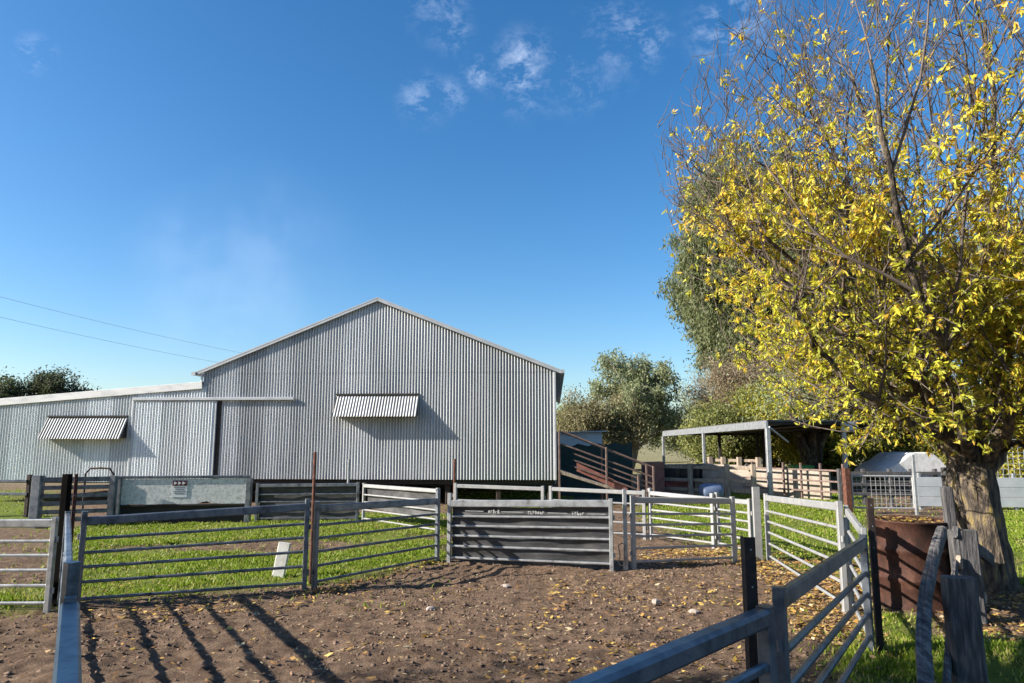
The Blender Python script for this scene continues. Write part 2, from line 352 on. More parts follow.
# grass blades
def scatter(polys, n):
    out = []
    for poly, k in zip(polys, n):
        P = np.array(poly); lo = P.min(0); hi = P.max(0)
        q = lo - .3 + rng.rand(k*2, 2) * (hi - lo + .6); out.append(q)
    q = np.concatenate(out); return q
def blades(n_list):
    q = scatter(GRASS, n_list); jq = rng.randn(len(q), 2)*.10; gg = grassiness(q[:, 0]+jq[:, 0], q[:, 1]+jq[:, 1]); dens = fbm(N1, q[:, 0]*2.2, q[:, 1]*2.2)
    keep = (gg > .5) & (rng.rand(len(q)) < np.clip((dens - .30) * 4.5, .06, 1)) & (np.abs(q[:, 0]) < q[:, 1] * .85 + .5)
    stray = (gg <= .5) & (rng.rand(len(q)) < .02)
    q = q[keep | stray]; n = len(q); z = ground_z(q[:, 0], q[:, 1])
    dist = np.hypot(q[:, 0], q[:, 1])
    h = (.016 + .036 * rng.rand(n) ** 1.5) * (.6 + .9 * fbm(N3, q[:, 0]*1.3, q[:, 1]*1.3)) * (1 + .012 * dist); w = h * .16 + .0012 * dist
    a = rng.rand(n) * 6.283; lean = rng.rand(n) * .9; la = rng.rand(n) * 6.283
    B = np.stack([q[:, 0], q[:, 1], z - .012], -1); sd_ = np.stack([np.cos(a), np.sin(a), 0*a], -1) * w[:, None] / 2
    tip = B + np.stack([np.cos(la)*lean*h, np.sin(la)*lean*h, h*1.1], -1); mid = B + (tip - B) * .55 + np.stack([0*h, 0*h, h*.12], -1)
    vs = np.stack([B - sd_, B + sd_, mid + sd_*.7, tip, mid - sd_*.7], 1).reshape(-1, 3)
    i = np.arange(n)[:, None] * 5; fs = np.concatenate([i + [[0, 1, 2, 4]]], 0); f3 = i + [[4, 2, 3, 3]]
    c0 = np.array([[.12, .19, .012]]); c1 = np.array([[.24, .31, .03]]); c2 = np.array([[.32, .30, .09]])
    t = rng.rand(n, 1); u = (rng.rand(n, 1) < .12 + .40 * (dens[keep | stray][:, None] < .42)); c = np.where(u, c2, c0 + (c1 - c0) * t)
    vs4 = vs; F4 = np.concatenate([fs, i + [[4, 2, 3, 4]]], 0)
    return vs4, fs, i + [[4, 2, 3]], np.repeat(c, 5, 0)
vs, f4, f3, c = blades([110000, 60000, 14000, 14000, 26000, 5000, 5000, 5000])
tri = np.concatenate([f4[:, [0, 1, 2]], f4[:, [0, 2, 3]], f3], 0)
tag(npmesh('grass', vs, tri, 'grass', None, c), 'short bright green grass growing in the pens', 'grass', kind='stuff')

# fallen leaves
LIT = [(gp((745, 556), (862, 548), (872, 660), (800, 640)), 5200), (gp((636, 549), (755, 547), (760, 566), (640, 566)), 2400), (gp((300, 594), (436, 562), (446, 566), (330, 594)), 900),
       (gp((90, 612), (310, 592), (312, 604), (90, 622)), 300), (gp((560, 575), (900, 575), (880, 700), (480, 700)), 1500), (gp((80, 610), (620, 575), (700, 700), (80, 700)), 620),
       (gp((930, 596), (1030, 588), (1060, 650), (940, 640)), 1100), (gp((640, 505), (860, 505), (860, 560), (640, 530)), 500), (gp((780, 496), (1000, 492), (1010, 516), (860, 520)), 1200),
       (gp((80, 600), (440, 556), (440, 525), (80, 540)), 450), (gp((-40, 612), (48, 612), (48, 683), (-40, 683)), 60)]
L = []
for poly, k in LIT:
    P = np.array(poly); lo = P.min(0); hi = P.max(0); q = lo + rng.rand(k*4, 2) * (hi - lo); q = q[poly_mask(q[:, 0], q[:, 1], poly)]
    dens = fbm(N4, q[:, 0]*1.9+5, q[:, 1]*1.9); q = q[rng.rand(len(q)) < np.clip((dens - .3) * 4, .08, 1)]
    L.append(q[:k])
q = np.concatenate(L); n = len(q); z = ground_z(q[:, 0], q[:, 1])
ln = .03 + .055 * rng.rand(n) ** 1.3; wd = ln * (.28 + .3*rng.rand(n)); a = rng.rand(n) * 6.283; tl = rng.randn(n) * .35; cu = rng.rand(n) * .35
u = np.stack([np.cos(a), np.sin(a), np.sin(tl)*.6], -1); v = np.stack([-np.sin(a), np.cos(a), rng.randn(n)*.3], -1)
C0 = np.stack([q[:, 0], q[:, 1], z + .012 + .012*rng.rand(n)], -1); up = np.array([[0, 0, 1.]])
vs = np.stack([C0 - u*ln[:, None]/2 + up*(cu*ln*.5)[:, None], C0 + v*wd[:, None]/2 + up*(cu*wd*.4)[:, None], C0 + u*ln[:, None]/2 + up*(cu*ln*.5)[:, None], C0 - v*wd[:, None]/2 + up*(cu*wd*.4)[:, None]], 1).reshape(-1, 3)
pal = np.array([[.45, .30, .05], [.52, .36, .10], [.33, .19, .055], [.24, .125, .05], [.40, .27, .14], [.15, .085, .045], [.50, .42, .26]])
c = pal[rng.choice(7, n, p=[.09, .13, .25, .22, .16, .09, .06])] * (.75 + .5*rng.rand(n, 1))
i = np.arange(n)[:, None]*4
tag(npmesh('fallen_leaves', vs, np.concatenate([i + [[0, 1, 2]], i + [[0, 2, 3]]]), 'litter', None, np.repeat(c, 4, 0)), 'yellow and brown fallen leaves scattered over the yard', 'fallen leaves', kind='stuff')
STRAW = 3400
q = np.stack([-5.2 + 10*rng.rand(STRAW*3), 4.6 + 6.5*rng.rand(STRAW*3)], -1); q = q[(grassiness(q[:, 0], q[:, 1]) < .5) & (np.abs(q[:, 0]) < q[:, 1]*.78)]
q = q[rng.rand(len(q)) < np.clip((fbm(N1, q[:, 0]*1.1+9, q[:, 1]*1.1) - .28)*3, .1, 1)][:STRAW]; n = len(q); z = ground_z(q[:, 0], q[:, 1]) + .006
C0 = np.stack([q[:, 0], q[:, 1], z], -1); D0 = rng.randn(n, 3)*V(1, 1, .25)
a_ = D0/np.linalg.norm(D0, axis=1)[:, None]; l_ = (.012 + .04*rng.rand(n)**2)[:, None]; b_s = np.stack([-a_[:, 1], a_[:, 0], 0*a_[:, 0] + .2], -1)*(.004 + .008*rng.rand(n, 1))
vs = np.stack([C0 - a_*l_, C0 + b_s, C0 + a_*l_, C0 - b_s], 1).reshape(-1, 3); i = np.arange(n)[:, None]*4
c = np.array([[.40, .30, .19], [.30, .20, .12], [.48, .38, .22], [.22, .13, .08]])[rng.randint(4, size=n)]*(.7+.5*rng.rand(n, 1))
tag(npmesh('straw', vs, np.concatenate([i + [[0, 1, 2]], i + [[0, 2, 3]]]), 'litter', None, np.repeat(c, 4, 0)), 'small bits of dry straw trodden into the yard soil', 'straw', kind='stuff')
# soil clods
q = np.stack([-6.5 + 14*rng.rand(30000), 4.2 + 8*rng.rand(30000)], -1); q = q[(grassiness(q[:, 0], q[:, 1]) < .5) & (np.abs(q[:, 0]) < q[:, 1]*.8)]
q = q[rng.rand(len(q)) < np.clip((fbm(N3, q[:, 0]*1.5, q[:, 1]*1.5) - .3)*3.2, .1, 1)]; n = len(q)
s_ = .005 + .013*rng.rand(n)**2.4; z = ground_z(q[:, 0], q[:, 1])
base = np.array([[1, 0, 0], [0, 1, 0], [-1, 0, 0], [0, -1, 0], [0, 0, 1], [.6, .6, .5], [-.6, .6, .5], [-.6, -.6, .5], [.6, -.6, .5]], float)
vs = (base[None] * (1 + .35*rng.randn(n, 9, 1)) * s_[:, None, None] * np.array([1.2, 1.2, .8])) + np.stack([q[:, 0], q[:, 1], z + .002], -1)[:, None]
tr = np.array([[0, 5, 8], [0, 1, 5], [1, 6, 5], [1, 2, 6], [2, 7, 6], [2, 3, 7], [3, 8, 7], [3, 0, 8], [4, 5, 6], [4, 6, 7], [4, 7, 8], [4, 8, 5]])
fs = (np.arange(n)[:, None, None]*9 + tr[None]).reshape(-1, 3)
c = np.array([[.15, .10, .072]]) * (.55 + .9*rng.rand(n, 1))
tag(npmesh('soil_clods', vs.reshape(-1, 3), fs, 'clod', None, np.repeat(c, 9, 0)), 'small brown clods of trampled soil in the yard', 'soil', kind='stuff')

# ------------------------------------------------------------------ steel yard panels
def pcol(pa, topa, Y=None):                                # base pixel + top pixel row -> base point, top height
    b = G(*pa); return b, AT(pa[0], topa, b[1])[2]
def yard_panel(name, label, cat, A, B, hA, hB, nr=6, pA=None, pB=None, mat='galv', top=(.05, .075), rail=(.032, .032), pw=.055, low=.08, sheet=None, group=None, stA=True, stB=True, lug=True, fracs=None):
    A = np.array([A[0], A[1], 0.]); B = np.array([B[0], B[1], 0.]); t = thing(name, label, cat, A, group)
    d = nrm(B - A); ang = math.atan2(d[0], d[1])
    z0a = gz(A) - .06; z0b = gz(B) - .06; ea = A + d*pw*.5; eb = B - d*pw*.5
    if stA: MB().post(A + V(0, 0, z0a), A + V(0, 0, pA or hA + .02), pw, pw, ang).build('upright', mat, t)
    if stB: MB().post(B + V(0, 0, z0b), B + V(0, 0, pB or hB + .02), pw, pw, ang).build('upright', mat, t)
    MB().bar(ea + V(0, 0, hA - top[1]/2), eb + V(0, 0, hB - top[1]/2), top[0], top[1], ch=.2).build('top_rail', mat, t)
    for i in range(1, nr):
        f = fracs[i-1] if fracs else (1 - i/(nr - 1.0)) ** .92
        za = low + (hA - top[1] - low) * f; zb = low + (hB - top[1] - low) * f
        MB().bar(ea + V(0, 0, za), eb + V(0, 0, zb), rail[0], rail[1], ch=.28).build('rail', mat, t)
    if lug:
        for P, s in ((A, -1), (B, 1)):
            for zz in (.22, .78):
                m = MB(); q = P + d*s*(pw*.5 + .012) + V(0, 0, zz*min(hA, hB)); m.tube([q - V(0, 0, .03), q + V(0, 0, .03)], .014, 8); m.build('hinge_lug', mat, t)
    if sheet:
        side = nrm(np.cross(d, V(0, 0, 1))); off = side * sheet.get('off', -.03); n = 24; k = sheet.get('bands', 1)
        m = MB(); L_ = np.linalg.norm(eb - ea)
        lo, hi = sheet['lo'], sheet['hi']
        nz = 30; vs = []; 
        for j in range(nz + 1):
            for i in range(n + 1):
                u = i/n; w = j/nz
                P = ea + (eb - ea)*u; ztop = hA + (hB - hA)*u - top[1]
                z = lo + (hi*ztop - lo)*w
                ph = (w*k) % 1.0
                bulge = .022*math.sin(math.pi*ph)*(.6 + .5*math.sin(u*9 + int(w*k)*1.7)) + .008*math.sin(u*17 + w*3)
                vs.append(P + off - side*bulge*(-1 if sheet.get('flip') else 1) + V(0, 0, z + .012*math.sin(u*7+1)))
        fs = [(j*(n+1)+i, j*(n+1)+i+1, (j+1)*(n+1)+i+1, (j+1)*(n+1)+i) for j in range(nz) for i in range(n)]
        o2 = len(vs); vs += [v + side*.008*(1 if sheet.get('off', -.03) > 0 else -1) for v in vs]
        m.add(vs, fs + [tuple(o2 + q for q in f[::-1]) for f in fs]); m.build('rubber_sheet', 'rubber', t, True)
    return t, A, B, d
GP = 'steel sheep yard panels'
def two(pa, ta, pb, tb):
    A, ha = pcol(pa, ta); B, hb = pcol(pb, tb); return A, B, ha, hb
def simple_post(name, label, cat, base, ztop, w, mat, group=None, d=None, ang=0, cap=None):
    b = np.array([base[0], base[1], 0.])
    o = MB().post(V(0, 0, gz(b) - .1), V(0, 0, ztop), w, d or w, ang).build(name, mat); o.location = tuple(b); WORLD[o.name] = tuple(b)
    return tag(o, label, cat, group)

# left long gate and its neighbour
A, B, ha, hb = two((77, 607), 517, (304, 590), 503)
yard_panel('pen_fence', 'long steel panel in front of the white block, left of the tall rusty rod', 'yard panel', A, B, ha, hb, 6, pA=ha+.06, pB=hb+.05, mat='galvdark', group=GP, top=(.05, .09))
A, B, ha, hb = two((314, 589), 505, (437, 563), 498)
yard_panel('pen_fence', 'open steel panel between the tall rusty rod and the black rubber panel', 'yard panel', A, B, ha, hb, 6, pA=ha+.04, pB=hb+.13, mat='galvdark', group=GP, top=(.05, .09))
A, B, ha, hb = two((449, 563), 500, (612, 570), 500)
t3, A3, B3, d3 = yard_panel('pen_fence', 'steel panel lined with black rubber belting and chalky markings', 'yard panel', A, B, ha, hb, 6, pA=ha+.10, pB=hb+.02, mat='galv', group=GP, top=(.05, .10),
           sheet=dict(lo=.03, hi=1., off=-.035, bands=5))
# worn white print on the rubber
side = nrm(np.cross(d3, V(0, 0, 1)))
m = MB(); L3 = np.linalg.norm(B3 - A3)
def mark(u0, u1, z0, z1, face=side, base=A3, dd=d3, out=.003):
    P = base + face * (-.035 + .036); 
    m.prism([P + dd*u0 + V(0, 0, z0), P + dd*u1 + V(0, 0, z0), P + dd*u1 + V(0, 0, z1), P + dd*u0 + V(0, 0, z1)], face*.002)
r_ = random.Random(3)
zm = min(ha, hb) - .155
for a0, a1 in ((.10, .22), (.33, .47), (.62, .74), (.86, .97)): mark(a0*L3, a1*L3, zm, zm+.008)
for c0, k in ((.25, 5), (.50, 7), (.77, 5)):
    for i in range(k):
        u = c0*L3 + i*.035; hh = r_.uniform(.03, .06)
        mark(u, u+.008, zm-.02, zm-.02+hh); mark(u+.008, u+.024, zm-.02+r_.choice([0, .02, .04]), zm-.012+r_.choice([0, .02, .04]))
m.build('worn_print', 'chalk', t3)
# posts right of the black panel
simple_post('gate_post', 'slim pale steel post right beside the black rubber panel', 'gate post', G(626, 569), AT(626, 489, G(626, 569)[1])[2], .055, 'galv', 'steel gate posts')
A, B, ha, hb = two((634, 568), 497, (735, 563), 498)
yard_panel('yard_gate', 'pale open gate between the black panel and the double post, leaves on the soil behind', 'gate', A, B, ha, hb, 6, pA=ha+.02, pB=hb+.02, mat='white_steel', top=(.05, .085), pw=.06)
pb = G(759, 560); simple_post('gate_post', 'broad pale post with dark slot side between the pale gate and the angled panel', 'gate post', pb, AT(759, 487, pb[1])[2], .11, 'white_steel', 'steel gate posts', .05, 0)
A, B, ha, hb = two((769, 561), 495, (846, 613), 503)
yard_panel('pen_fence', 'pale angled panel coming forward from the broad gate post toward the rusty drum', 'yard panel', A, B, ha, hb, 6, mat='white_steel', group=GP, pw=.06, top=(.05, .085))
simple_post('gate_post', 'thick pale post at the near end of the angled panel', 'gate post', G(848, 612), ha+.0, .10, 'white_steel', 'steel gate posts', .07, .5)
A, B, ha, hb = two((853, 611), 507, (872, 650), 530)
yard_panel('pen_fence', 'short pale panel behind the dark foreground gate, running up to the rusty drum', 'yard panel', A, B, ha, hb, 6, mat='white_steel', group=GP, pw=.045, top=(.05, .07))

# foreground right: gate and near panel
hN = .97
Bn = G(765, 607, hN); An = G(568, 687, hN); dn = nrm(Bn - An); dn[2] = 0; dn = nrm(dn); An = Bn - dn*3.0
hA0, hB0 = hN, hN
t, *_ = yard_panel('pen_fence', 'near dark blue steel panel crossing the bottom of the view beside the angle iron post', 'yard panel', An, Bn, hN, hN, 5, pB=hN+.005, mat='galvdark', group=GP, top=(.085, .085), pw=.07, stA=False, low=.12, rail=(.04, .045))
Ag = G(779, 595, hN); Bg = G(871, 652); hBg = AT(867, 537, Bg[1])[2]
yard_panel('yard_gate', 'dark foreground gate with five rails in front of the rusty drum', 'gate', Ag, Bg, hN+.02, hBg, 5, pA=hN+.04, pB=hBg+.02, mat='galvdark', top=(.055, .095), pw=.06, low=.13, rail=(.04, .04), fracs=[.72, .48, .25, 0.])
# angle iron posts
def angle_iron(name, label, base, ztop, w, mat, group, rot):
    b = V(base[0], base[1], 0); t = thing(name, label, 'post', b, group)
    u = V(math.cos(rot), math.sin(rot), 0); v = V(-math.sin(rot), math.cos(rot), 0); th = .006
    prof = [(0, 0), (w, 0), (w, th), (th, th), (th, w), (0, w)]
    MB().prism([b + u*p + v*q + V(0, 0, gz(b)-.1) for p, q in prof], V(0, 0, ztop - gz(b) + .1)).build('angle_iron', mat, t)
    for zz in (ztop - .06, ztop - .24, ztop - .42):
        c = b + u*w*.55 + V(0, 0, zz); MB().tube([c + v*.001, c - v*.0015], .0045, 10).build('bolt_hole', 'wire', t)
GR = 'rusty steel posts'
Pa = G(757, 604, hN); zt = AT(757, 538, Pa[1] + .03)[2]
angle_iron('angle_iron_post', 'dark rusty angle iron post with bolt holes at the near panel end', Pa + V(-.03, .055, 0), zt, .056, 'darkrust', GR, 0.05)
Pb = G(878, 650); angle_iron('angle_iron_post', 'dark rusty angle iron post standing against the rusty drum', Pb, AT(864, 498, Pb[1])[2], .05, 'darkrust', GR, -.2)
# left foreground panels running away from the camera
vd = nrm(V((67-512)/FPX*1.0, 1.0 * 707/700, 0))
P1 = G(60, 683, hN); vd = nrm(V(-.632, 1, 0))
P1e = G(70, 601, hN)
yard_panel('pen_fence', 'blue grey near panel seen along its top rail at bottom left', 'yard panel', P1 - vd*1.9, P1e, hN, hN, 5, mat='galvdark', group=GP, top=(.085, .06), pw=.055, low=.16, stA=False, rail=(.04, .045))
Pp = G(70, 598, hN) + vd*.16; simple_post('gate_post', 'dark square post at the far end of the blue grey near panel', 'gate post', Pp, AT(68, 562, Pp[1])[2], .066, 'galvdark', 'steel gate posts', ang=.56)
P2 = Pp + vd*.18; PE = G(60, 604)
yard_panel('pen_fence', 'dark panel seen end on between the square post and the left corner', 'yard panel', P2, PE, hN-.02, hN, 5, mat='galvdark', group=GP, top=(.05, .06), pw=.06, low=.12)
A, B, ha, hb = two((-150, 612), 520, (47, 611), 519)
yard_panel('pen_fence', 'pale panel at the left edge ending beside the tall dark post', 'yard panel', A, B, ha, hb, 6, mat='galv', group=GP, top=(.05, .085))
b = G(49, 606) + V(0, .12, 0); simple_post('tall_post', 'tall black square post at the left corner of the yard', 'post', b, AT(62, 474, b[1])[2], .082, 'backlit_black')
b = G(58, 604) + V(0, .1, 0); angle_iron('angle_iron_post', 'thin orange rusty picket beside the tall black post', b, AT(71, 474, b[1])[2], .036, 'rust', GR, .6)
b = G(308, 586) + V(0, .09, 0)
o = MB().tube([V(0, 0, -.1), V(.0, 0, AT(313, 452, b[1])[2])], .021, 10).build('steel_rod', 'rust'); o.location = tuple(b); tag(o, 'tall thin rusty rod rising above the two left panels', 'rod', GR)
# back pen
A, B, ha, hb = two((256, 522), 484, (357, 522), 483)
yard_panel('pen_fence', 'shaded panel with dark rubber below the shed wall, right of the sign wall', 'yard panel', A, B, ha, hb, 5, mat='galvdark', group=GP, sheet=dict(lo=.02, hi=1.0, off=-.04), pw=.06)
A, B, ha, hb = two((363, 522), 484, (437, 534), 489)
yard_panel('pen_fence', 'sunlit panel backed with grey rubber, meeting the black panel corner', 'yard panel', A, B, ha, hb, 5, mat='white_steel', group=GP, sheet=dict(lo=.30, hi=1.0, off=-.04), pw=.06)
A, B, ha, hb = two((455, 531), 484, (543, 534), 487)
yard_panel('pen_fence', 'white topped panel behind the black panel, under the shed wall end', 'yard panel', A, B, ha, hb, 4, mat='white_steel', group=GP, pw=.06)
A, B, ha, hb = two((551, 534), 487, (645, 539), 491)
yard_panel('pen_fence', 'white topped panel in front of the red loading ramp', 'yard panel', A, B, ha, hb, 5, mat='white_steel', group=GP, pw=.06)
A, B, ha, hb = two((651, 539), 491, (714, 548), 497)
yard_panel('pen_fence', 'pale panel behind the pale gate, left of its paired centre posts', 'yard panel', A, B, ha, hb, 6, mat='white_steel', group=GP, pA=ha+.05, pB=hb+.06, pw=.06)
A, B, ha, hb = two((719, 548), 497, (752, 556), 500)
yard_panel('pen_fence', 'pale panel behind the pale gate, from the paired posts to the broad post', 'yard panel', A, B, ha, hb, 6, mat='white_steel', group=GP, pA=hb+.06, pw=.06)
for px, lab in ((347, 'short grey steel tube against the shed wall above the back panel'), (454, 'short rusty steel tube against the shed wall near the wall centre right')):
    b = G(px, 521); 
    o = MB().tube([V(0, 0, -.1), V(0, 0, AT(px, 459, b[1])[2])], .028, 10).build('steel_tube', 'galv' if px < 400 else 'rust'); o.location = tuple(b); tag(o, lab, 'tube', GR if px > 400 else None)

# white block leaning in the grass
b = G(279, 579); t = None
m = MB(); hz = AT(281, 543, b[1])[2]
m.bar(b + V(-.02, 0, -.03), b + V(.05, .03, hz), .15, .07, (0, 1, 0), .1)
o = m.build('white_block', 'white'); tag(o, 'white weathered block standing in the grass behind the long panel', 'block')

# sign wall and dark timber gate at the back left
bL = G(118, 524); bR = G(244, 522); dT = nrm(bR - bL); fr = V(dT[1], -dT[0], 0)
t = thing('race_wall', 'pale mottled sheet wall on posts carrying the small warning sign', 'wall', bL)
zt = AT(180, 477, (bL[1]+bR[1])/2)[2]; zb = AT(180, 504, (bL[1]+bR[1])/2)[2]
prof = []
n = 26; rr = random.Random(4)
top = [bL + dT*(i/n*np.linalg.norm(bR-bL)) + V(0, 0, zt-.04) for i in range(n+1)]
bot = [bL + dT*(i/n*np.linalg.norm(bR-bL)) + V(0, 0, zb + rr.uniform(-.015, .015) + (.05 if i in (17, 18) else 0)) for i in range(n, -1, -1)]
MB().prism(top + bot, fr*.02).build('wall_sheet', 'plaster', t)
MB().bar(bL - dT*.1 + V(0, 0, zt), bR + dT*.1 + V(0, 0, zt), .09, .06).build('capping_rail', 'galvdark', t)
MB().bar(bL + fr*-.03 + V(0, 0, zb*.5-.05), bR + fr*-.03 + V(0, 0, zb*.5-.05), .03, zb+.1).build('lower_board', 'darkvoid', t)
for P in (bL - dT*.03, bR + dT*.07): MB().post(P + V(0, 0, -.1), P + V(0, 0, zt - .035), .12, .12).build('post', 'galvdark', t)
MB().bar(bL + fr*.03 + V(0, 0, zb-.02), bR + fr*.03 + V(0, 0, zb-.02), .03, .04).build('rail', 'darkvoid', t)
# sign
Ys = (bL[1]+bR[1])/2
s0 = AT(172.5, 497, Ys); s1 = AT(188, 480, Ys)
t = thing('warning_sign', 'small white sign with maroon band of three white arrows', 'sign', V((s0[0]+s1[0])/2, Ys, s0[2]))
fo = fr*.025; sb = V(s0[0], 0, 0)
def onwall(x, z, out): 
    k = (x - bL[0]) / dT[0]; P = bL + dT*k + fr*out; return V(P[0], P[1], z)
def rect(m, x0, x1, z0, z1, out, th): m.prism([onwall(x0, z0, out), onwall(x1, z0, out), onwall(x1, z1, out), onwall(x0, z1, out)], fr*th)
w_ = s1[0]-s0[0]; h_ = s1[2]-s0[2]
m = MB(); rect(m, s0[0], s1[0], s0[2], s1[2], .022, .006); m.build('sign_board', 'signwhite', t)
m = MB(); rect(m, s0[0]+.02*w_, s1[0]-.02*w_, s1[2]-.33*h_, s1[2]-.02*h_, .030, .002); m.build('sign_band', 'maroon', t)
for i in range(3):
    x = s0[0] + w_*(.13 + .27*i); z = s1[2]-.175*h_; m = MB()
    m.prism([onwall(x, z-.10*h_, .034), onwall(x+.2*w_, z, .034), onwall(x, z+.10*h_, .034)], fr*.002); m.build('arrow', 'signwhite', t)
m = MB()
for i, (a, c_) in enumerate(((.12, .88), (.2, .8), (.1, .9), (.15, .85))): rect(m, s0[0]+a*w_, s0[0]+c_*w_, s1[2]-(.45+.12*i)*h_, s1[2]-(.405+.12*i)*h_, .030, .002)
m.build('sign_text', 'ink', t)
# timber gate
gL = G(34, 528); gR = G(110, 525); t = thing('timber_gate', 'dark board gate between two thick posts left of the sign wall', 'gate', gL)
dg = nrm(gR - gL); zt2 = AT(70, 477, gL[1])[2]
MB().post(gL + V(0, 0, -.1), gL + V(0, 0, zt2+.03), .2, .16).build('post', 'galvdark', t)
MB().post(gR + V(0, 0, -.1), gR + V(0, 0, zt2), .14, .12).build('post', 'galvdark', t)
for i in range(6): MB().bar(gL + dg*.1 + V(0, -.02, zt2 - .06 - i*.165), gR - dg*.07 + V(0, -.02, zt2 - .06 - i*.165), .035, .085 if i else .1).build('board', 'galvdark', t)
aL = AT(84, 492, 15.9); aR = AT(112, 492, 15.9); zA = AT(98, 468, 15.9)[2]
m = MB(); pts = [aL + V(0, 0, -1.0), aL, aL + V(0, 0, (zA-aL[2])*.75), aL + (aR-aL)*.15 + V(0, 0, (zA-aL[2])*.98), aL + (aR-aL)*.5 + V(0, 0, zA-aL[2]), aL + (aR-aL)*.85 + V(0, 0, (zA-aL[2])*.98), aR + V(0, 0, (zA-aR[2])*.75), aR, aR + V(0, 0, -1.0)]
tag(m.tube(pts, .022, 8).build('steel_hoop', 'darkrust'), 'dark bent steel hoop standing behind the board gate', 'hoop')
fA = G(-60, 519); fB = G(27, 519); t = thing('rail_fence', 'dark two rail fence at the far left under the lean-to wall', 'fence', fA)
for yy in (481, 494): MB().bar(AT(-60, yy, fA[1]), AT(27, yy, fB[1]), .05, .06).build('rail', 'galvdark', t)
for f in (.02, .5, .97): MB().post(fA + (fB-fA)*f + V(0, 0.05, -.1), fA + (fB-fA)*f + V(0, .05, 1.0), .09).build('post', 'darkrust', t)

# ------------------------------------------------------------------ shearing shed
YR = 20.0; R0 = AT(555, 480, YR); thw = math.radians(3.4); uw = V(-math.cos(thw), math.sin(thw), 0); nw = V(-math.sin(thw), -math.cos(thw), 0)
def on_front(px, py):                                     # picture position -> point on the shed's front wall plane
    d = ray(px, py); o = V(0, 0, CAMH); t = np.dot(R0 - o, nw) / np.dot(d, nw); return o + d*t
def su(p): return float(np.dot((p - R0), uw))
Lx = su(on_front(201, 420)); zE = (on_front(201, 373)[2] + on_front(556, 366)[2]) / 2; zA = on_front(377, 299)[2]; uA = su(on_front(377, 299)); uA = Lx/2
zb0 = R0[2]; Llean = su(on_front(-40, 440))
shed = thing('shearing_shed', 'large corrugated zinc shearing shed with gable front, lean-to and window awnings', 'shed', R0*V(1, 1, 0))
def corrugated(name, mat, u0, u1, zlo, zhi, out=0., pitch=.085, amp=.028, parent=shed, th=None, ss=8):
    n = int((u1-u0)/pitch*ss); us = np.linspace(u0, u1, n+1)
    brk = [] 
    dep = out + amp*np.sin(2*math.pi*us/pitch)
    P = R0[None]*np.array([[1, 1, 0]]) + us[:, None]*uw[None] + dep[:, None]*nw[None]
    lo = np.array([zlo(u) for u in us]); hi = np.array([zhi(u) for u in us])
    zs = 2
    vs = np.concatenate([P + lo[:, None]*V(0, 0, 1), P + hi[:, None]*V(0, 0, 1)])
    i = np.arange(n); k = n+1
    fs = np.stack([i+1, i, i+k, i+1+k], -1)
    return npmesh(name, vs, fs, mat, parent, None, True)
gable = lambda u: zE + (zA - zE)*(1 - abs(u - uA)/uA) - .02
zs = (on_front(219, 374)[2] + on_front(551, 369)[2]) / 2
corrugated('front_wall', 'corr', 0, Lx, lambda u: zb0, lambda u: min(zs, gable(u)))
corrugated('gable_wall', 'corr', .02, Lx-.02, lambda u: min(zs - .03, gable(u) - .01), gable, out=.006)
zl0 = on_front(196, 386)[2]; zl1 = on_front(0, 403)[2]; ul1 = su(on_front(0, 403)); ul0 = Lx
leant = lambda u: zl0 + (zl1 - zl0)*(u - ul0)/(ul1 - ul0)
corrugated('lean_to_wall', 'corr_pale', Lx-.12, Llean, lambda u: zb0 - .1, lambda u: leant(u)-.02, out=.012, amp=.020)
def FP(u, z, out=0): return R0*V(1, 1, 0) + uw*u + nw*out + V(0, 0, z)
# dark backing and sides so the shell is solid
dep = 16.0
MB().prism([FP(0, zb0+.02, -.06), FP(Llean, zb0+.02, -.06), FP(Llean, leant(Llean)-.03, -.06), FP(Lx, leant(Lx)-.03, -.06), FP(Lx, zE-.05, -.06), FP(uA, zA-.06, -.06), FP(0, zE-.06, -.06)], -nw*dep).build('shell', 'roofzinc', shed)
def roof_slab(u0, z0, u1, z1, th, name, over=.12):
    MB().prism([FP(u0, z0, over), FP(u1, z1, over), FP(u1, z1+th, over), FP(u0, z0+th, over)], -nw*(dep+.4)).build(name, 'roofzinc', shed)
sl = (zA-zE)/uA
roof_slab(-.22, zE-.22*sl, uA, zA, .035, 'roof'); roof_slab(Lx+.22, zE-.22*sl, uA, zA, .036, 'roof')
roof_slab(Lx-.02, leant(Lx)+.10, Llean, leant(Llean)+.10, .03, 'lean_to_roof', .05)
MB().bar(FP(-.2, zE-.2*sl-.03, .10), FP(uA, zA-.03, .10), .03, .09).build('barge_board', 'grey_trim', shed)
MB().bar(FP(Lx+.2, zE-.2*sl-.03, .10), FP(uA, zA-.03, .10), .03, .09).build('barge_board', 'grey_trim', shed)
MB().bar(FP(-.02, zE-.1, .03), FP(-.02, zb0, .03), .06, .06, nw).build('corner_trim', 'grey_trim', shed)
for u in (-.24, Lx+.24): MB().bar(FP(u, zE-.22*sl-.01, .16), FP(u, zE-.22*sl-.01, -dep), .12, .10).build('gutter', 'grey_trim', shed)
MB().bar(FP(Lx+.0, leant(Lx)+.02, .06), FP(Llean, leant(Llean)+.02, .06), .04, .21).build('lean_to_fascia', 'fascia', shed)
MB().bar(FP(Lx+.02, leant(Lx)+.12, .06), FP(Lx+.02, zE-.1, .06), .05, .05, nw).build('downpipe', 'fascia', shed)
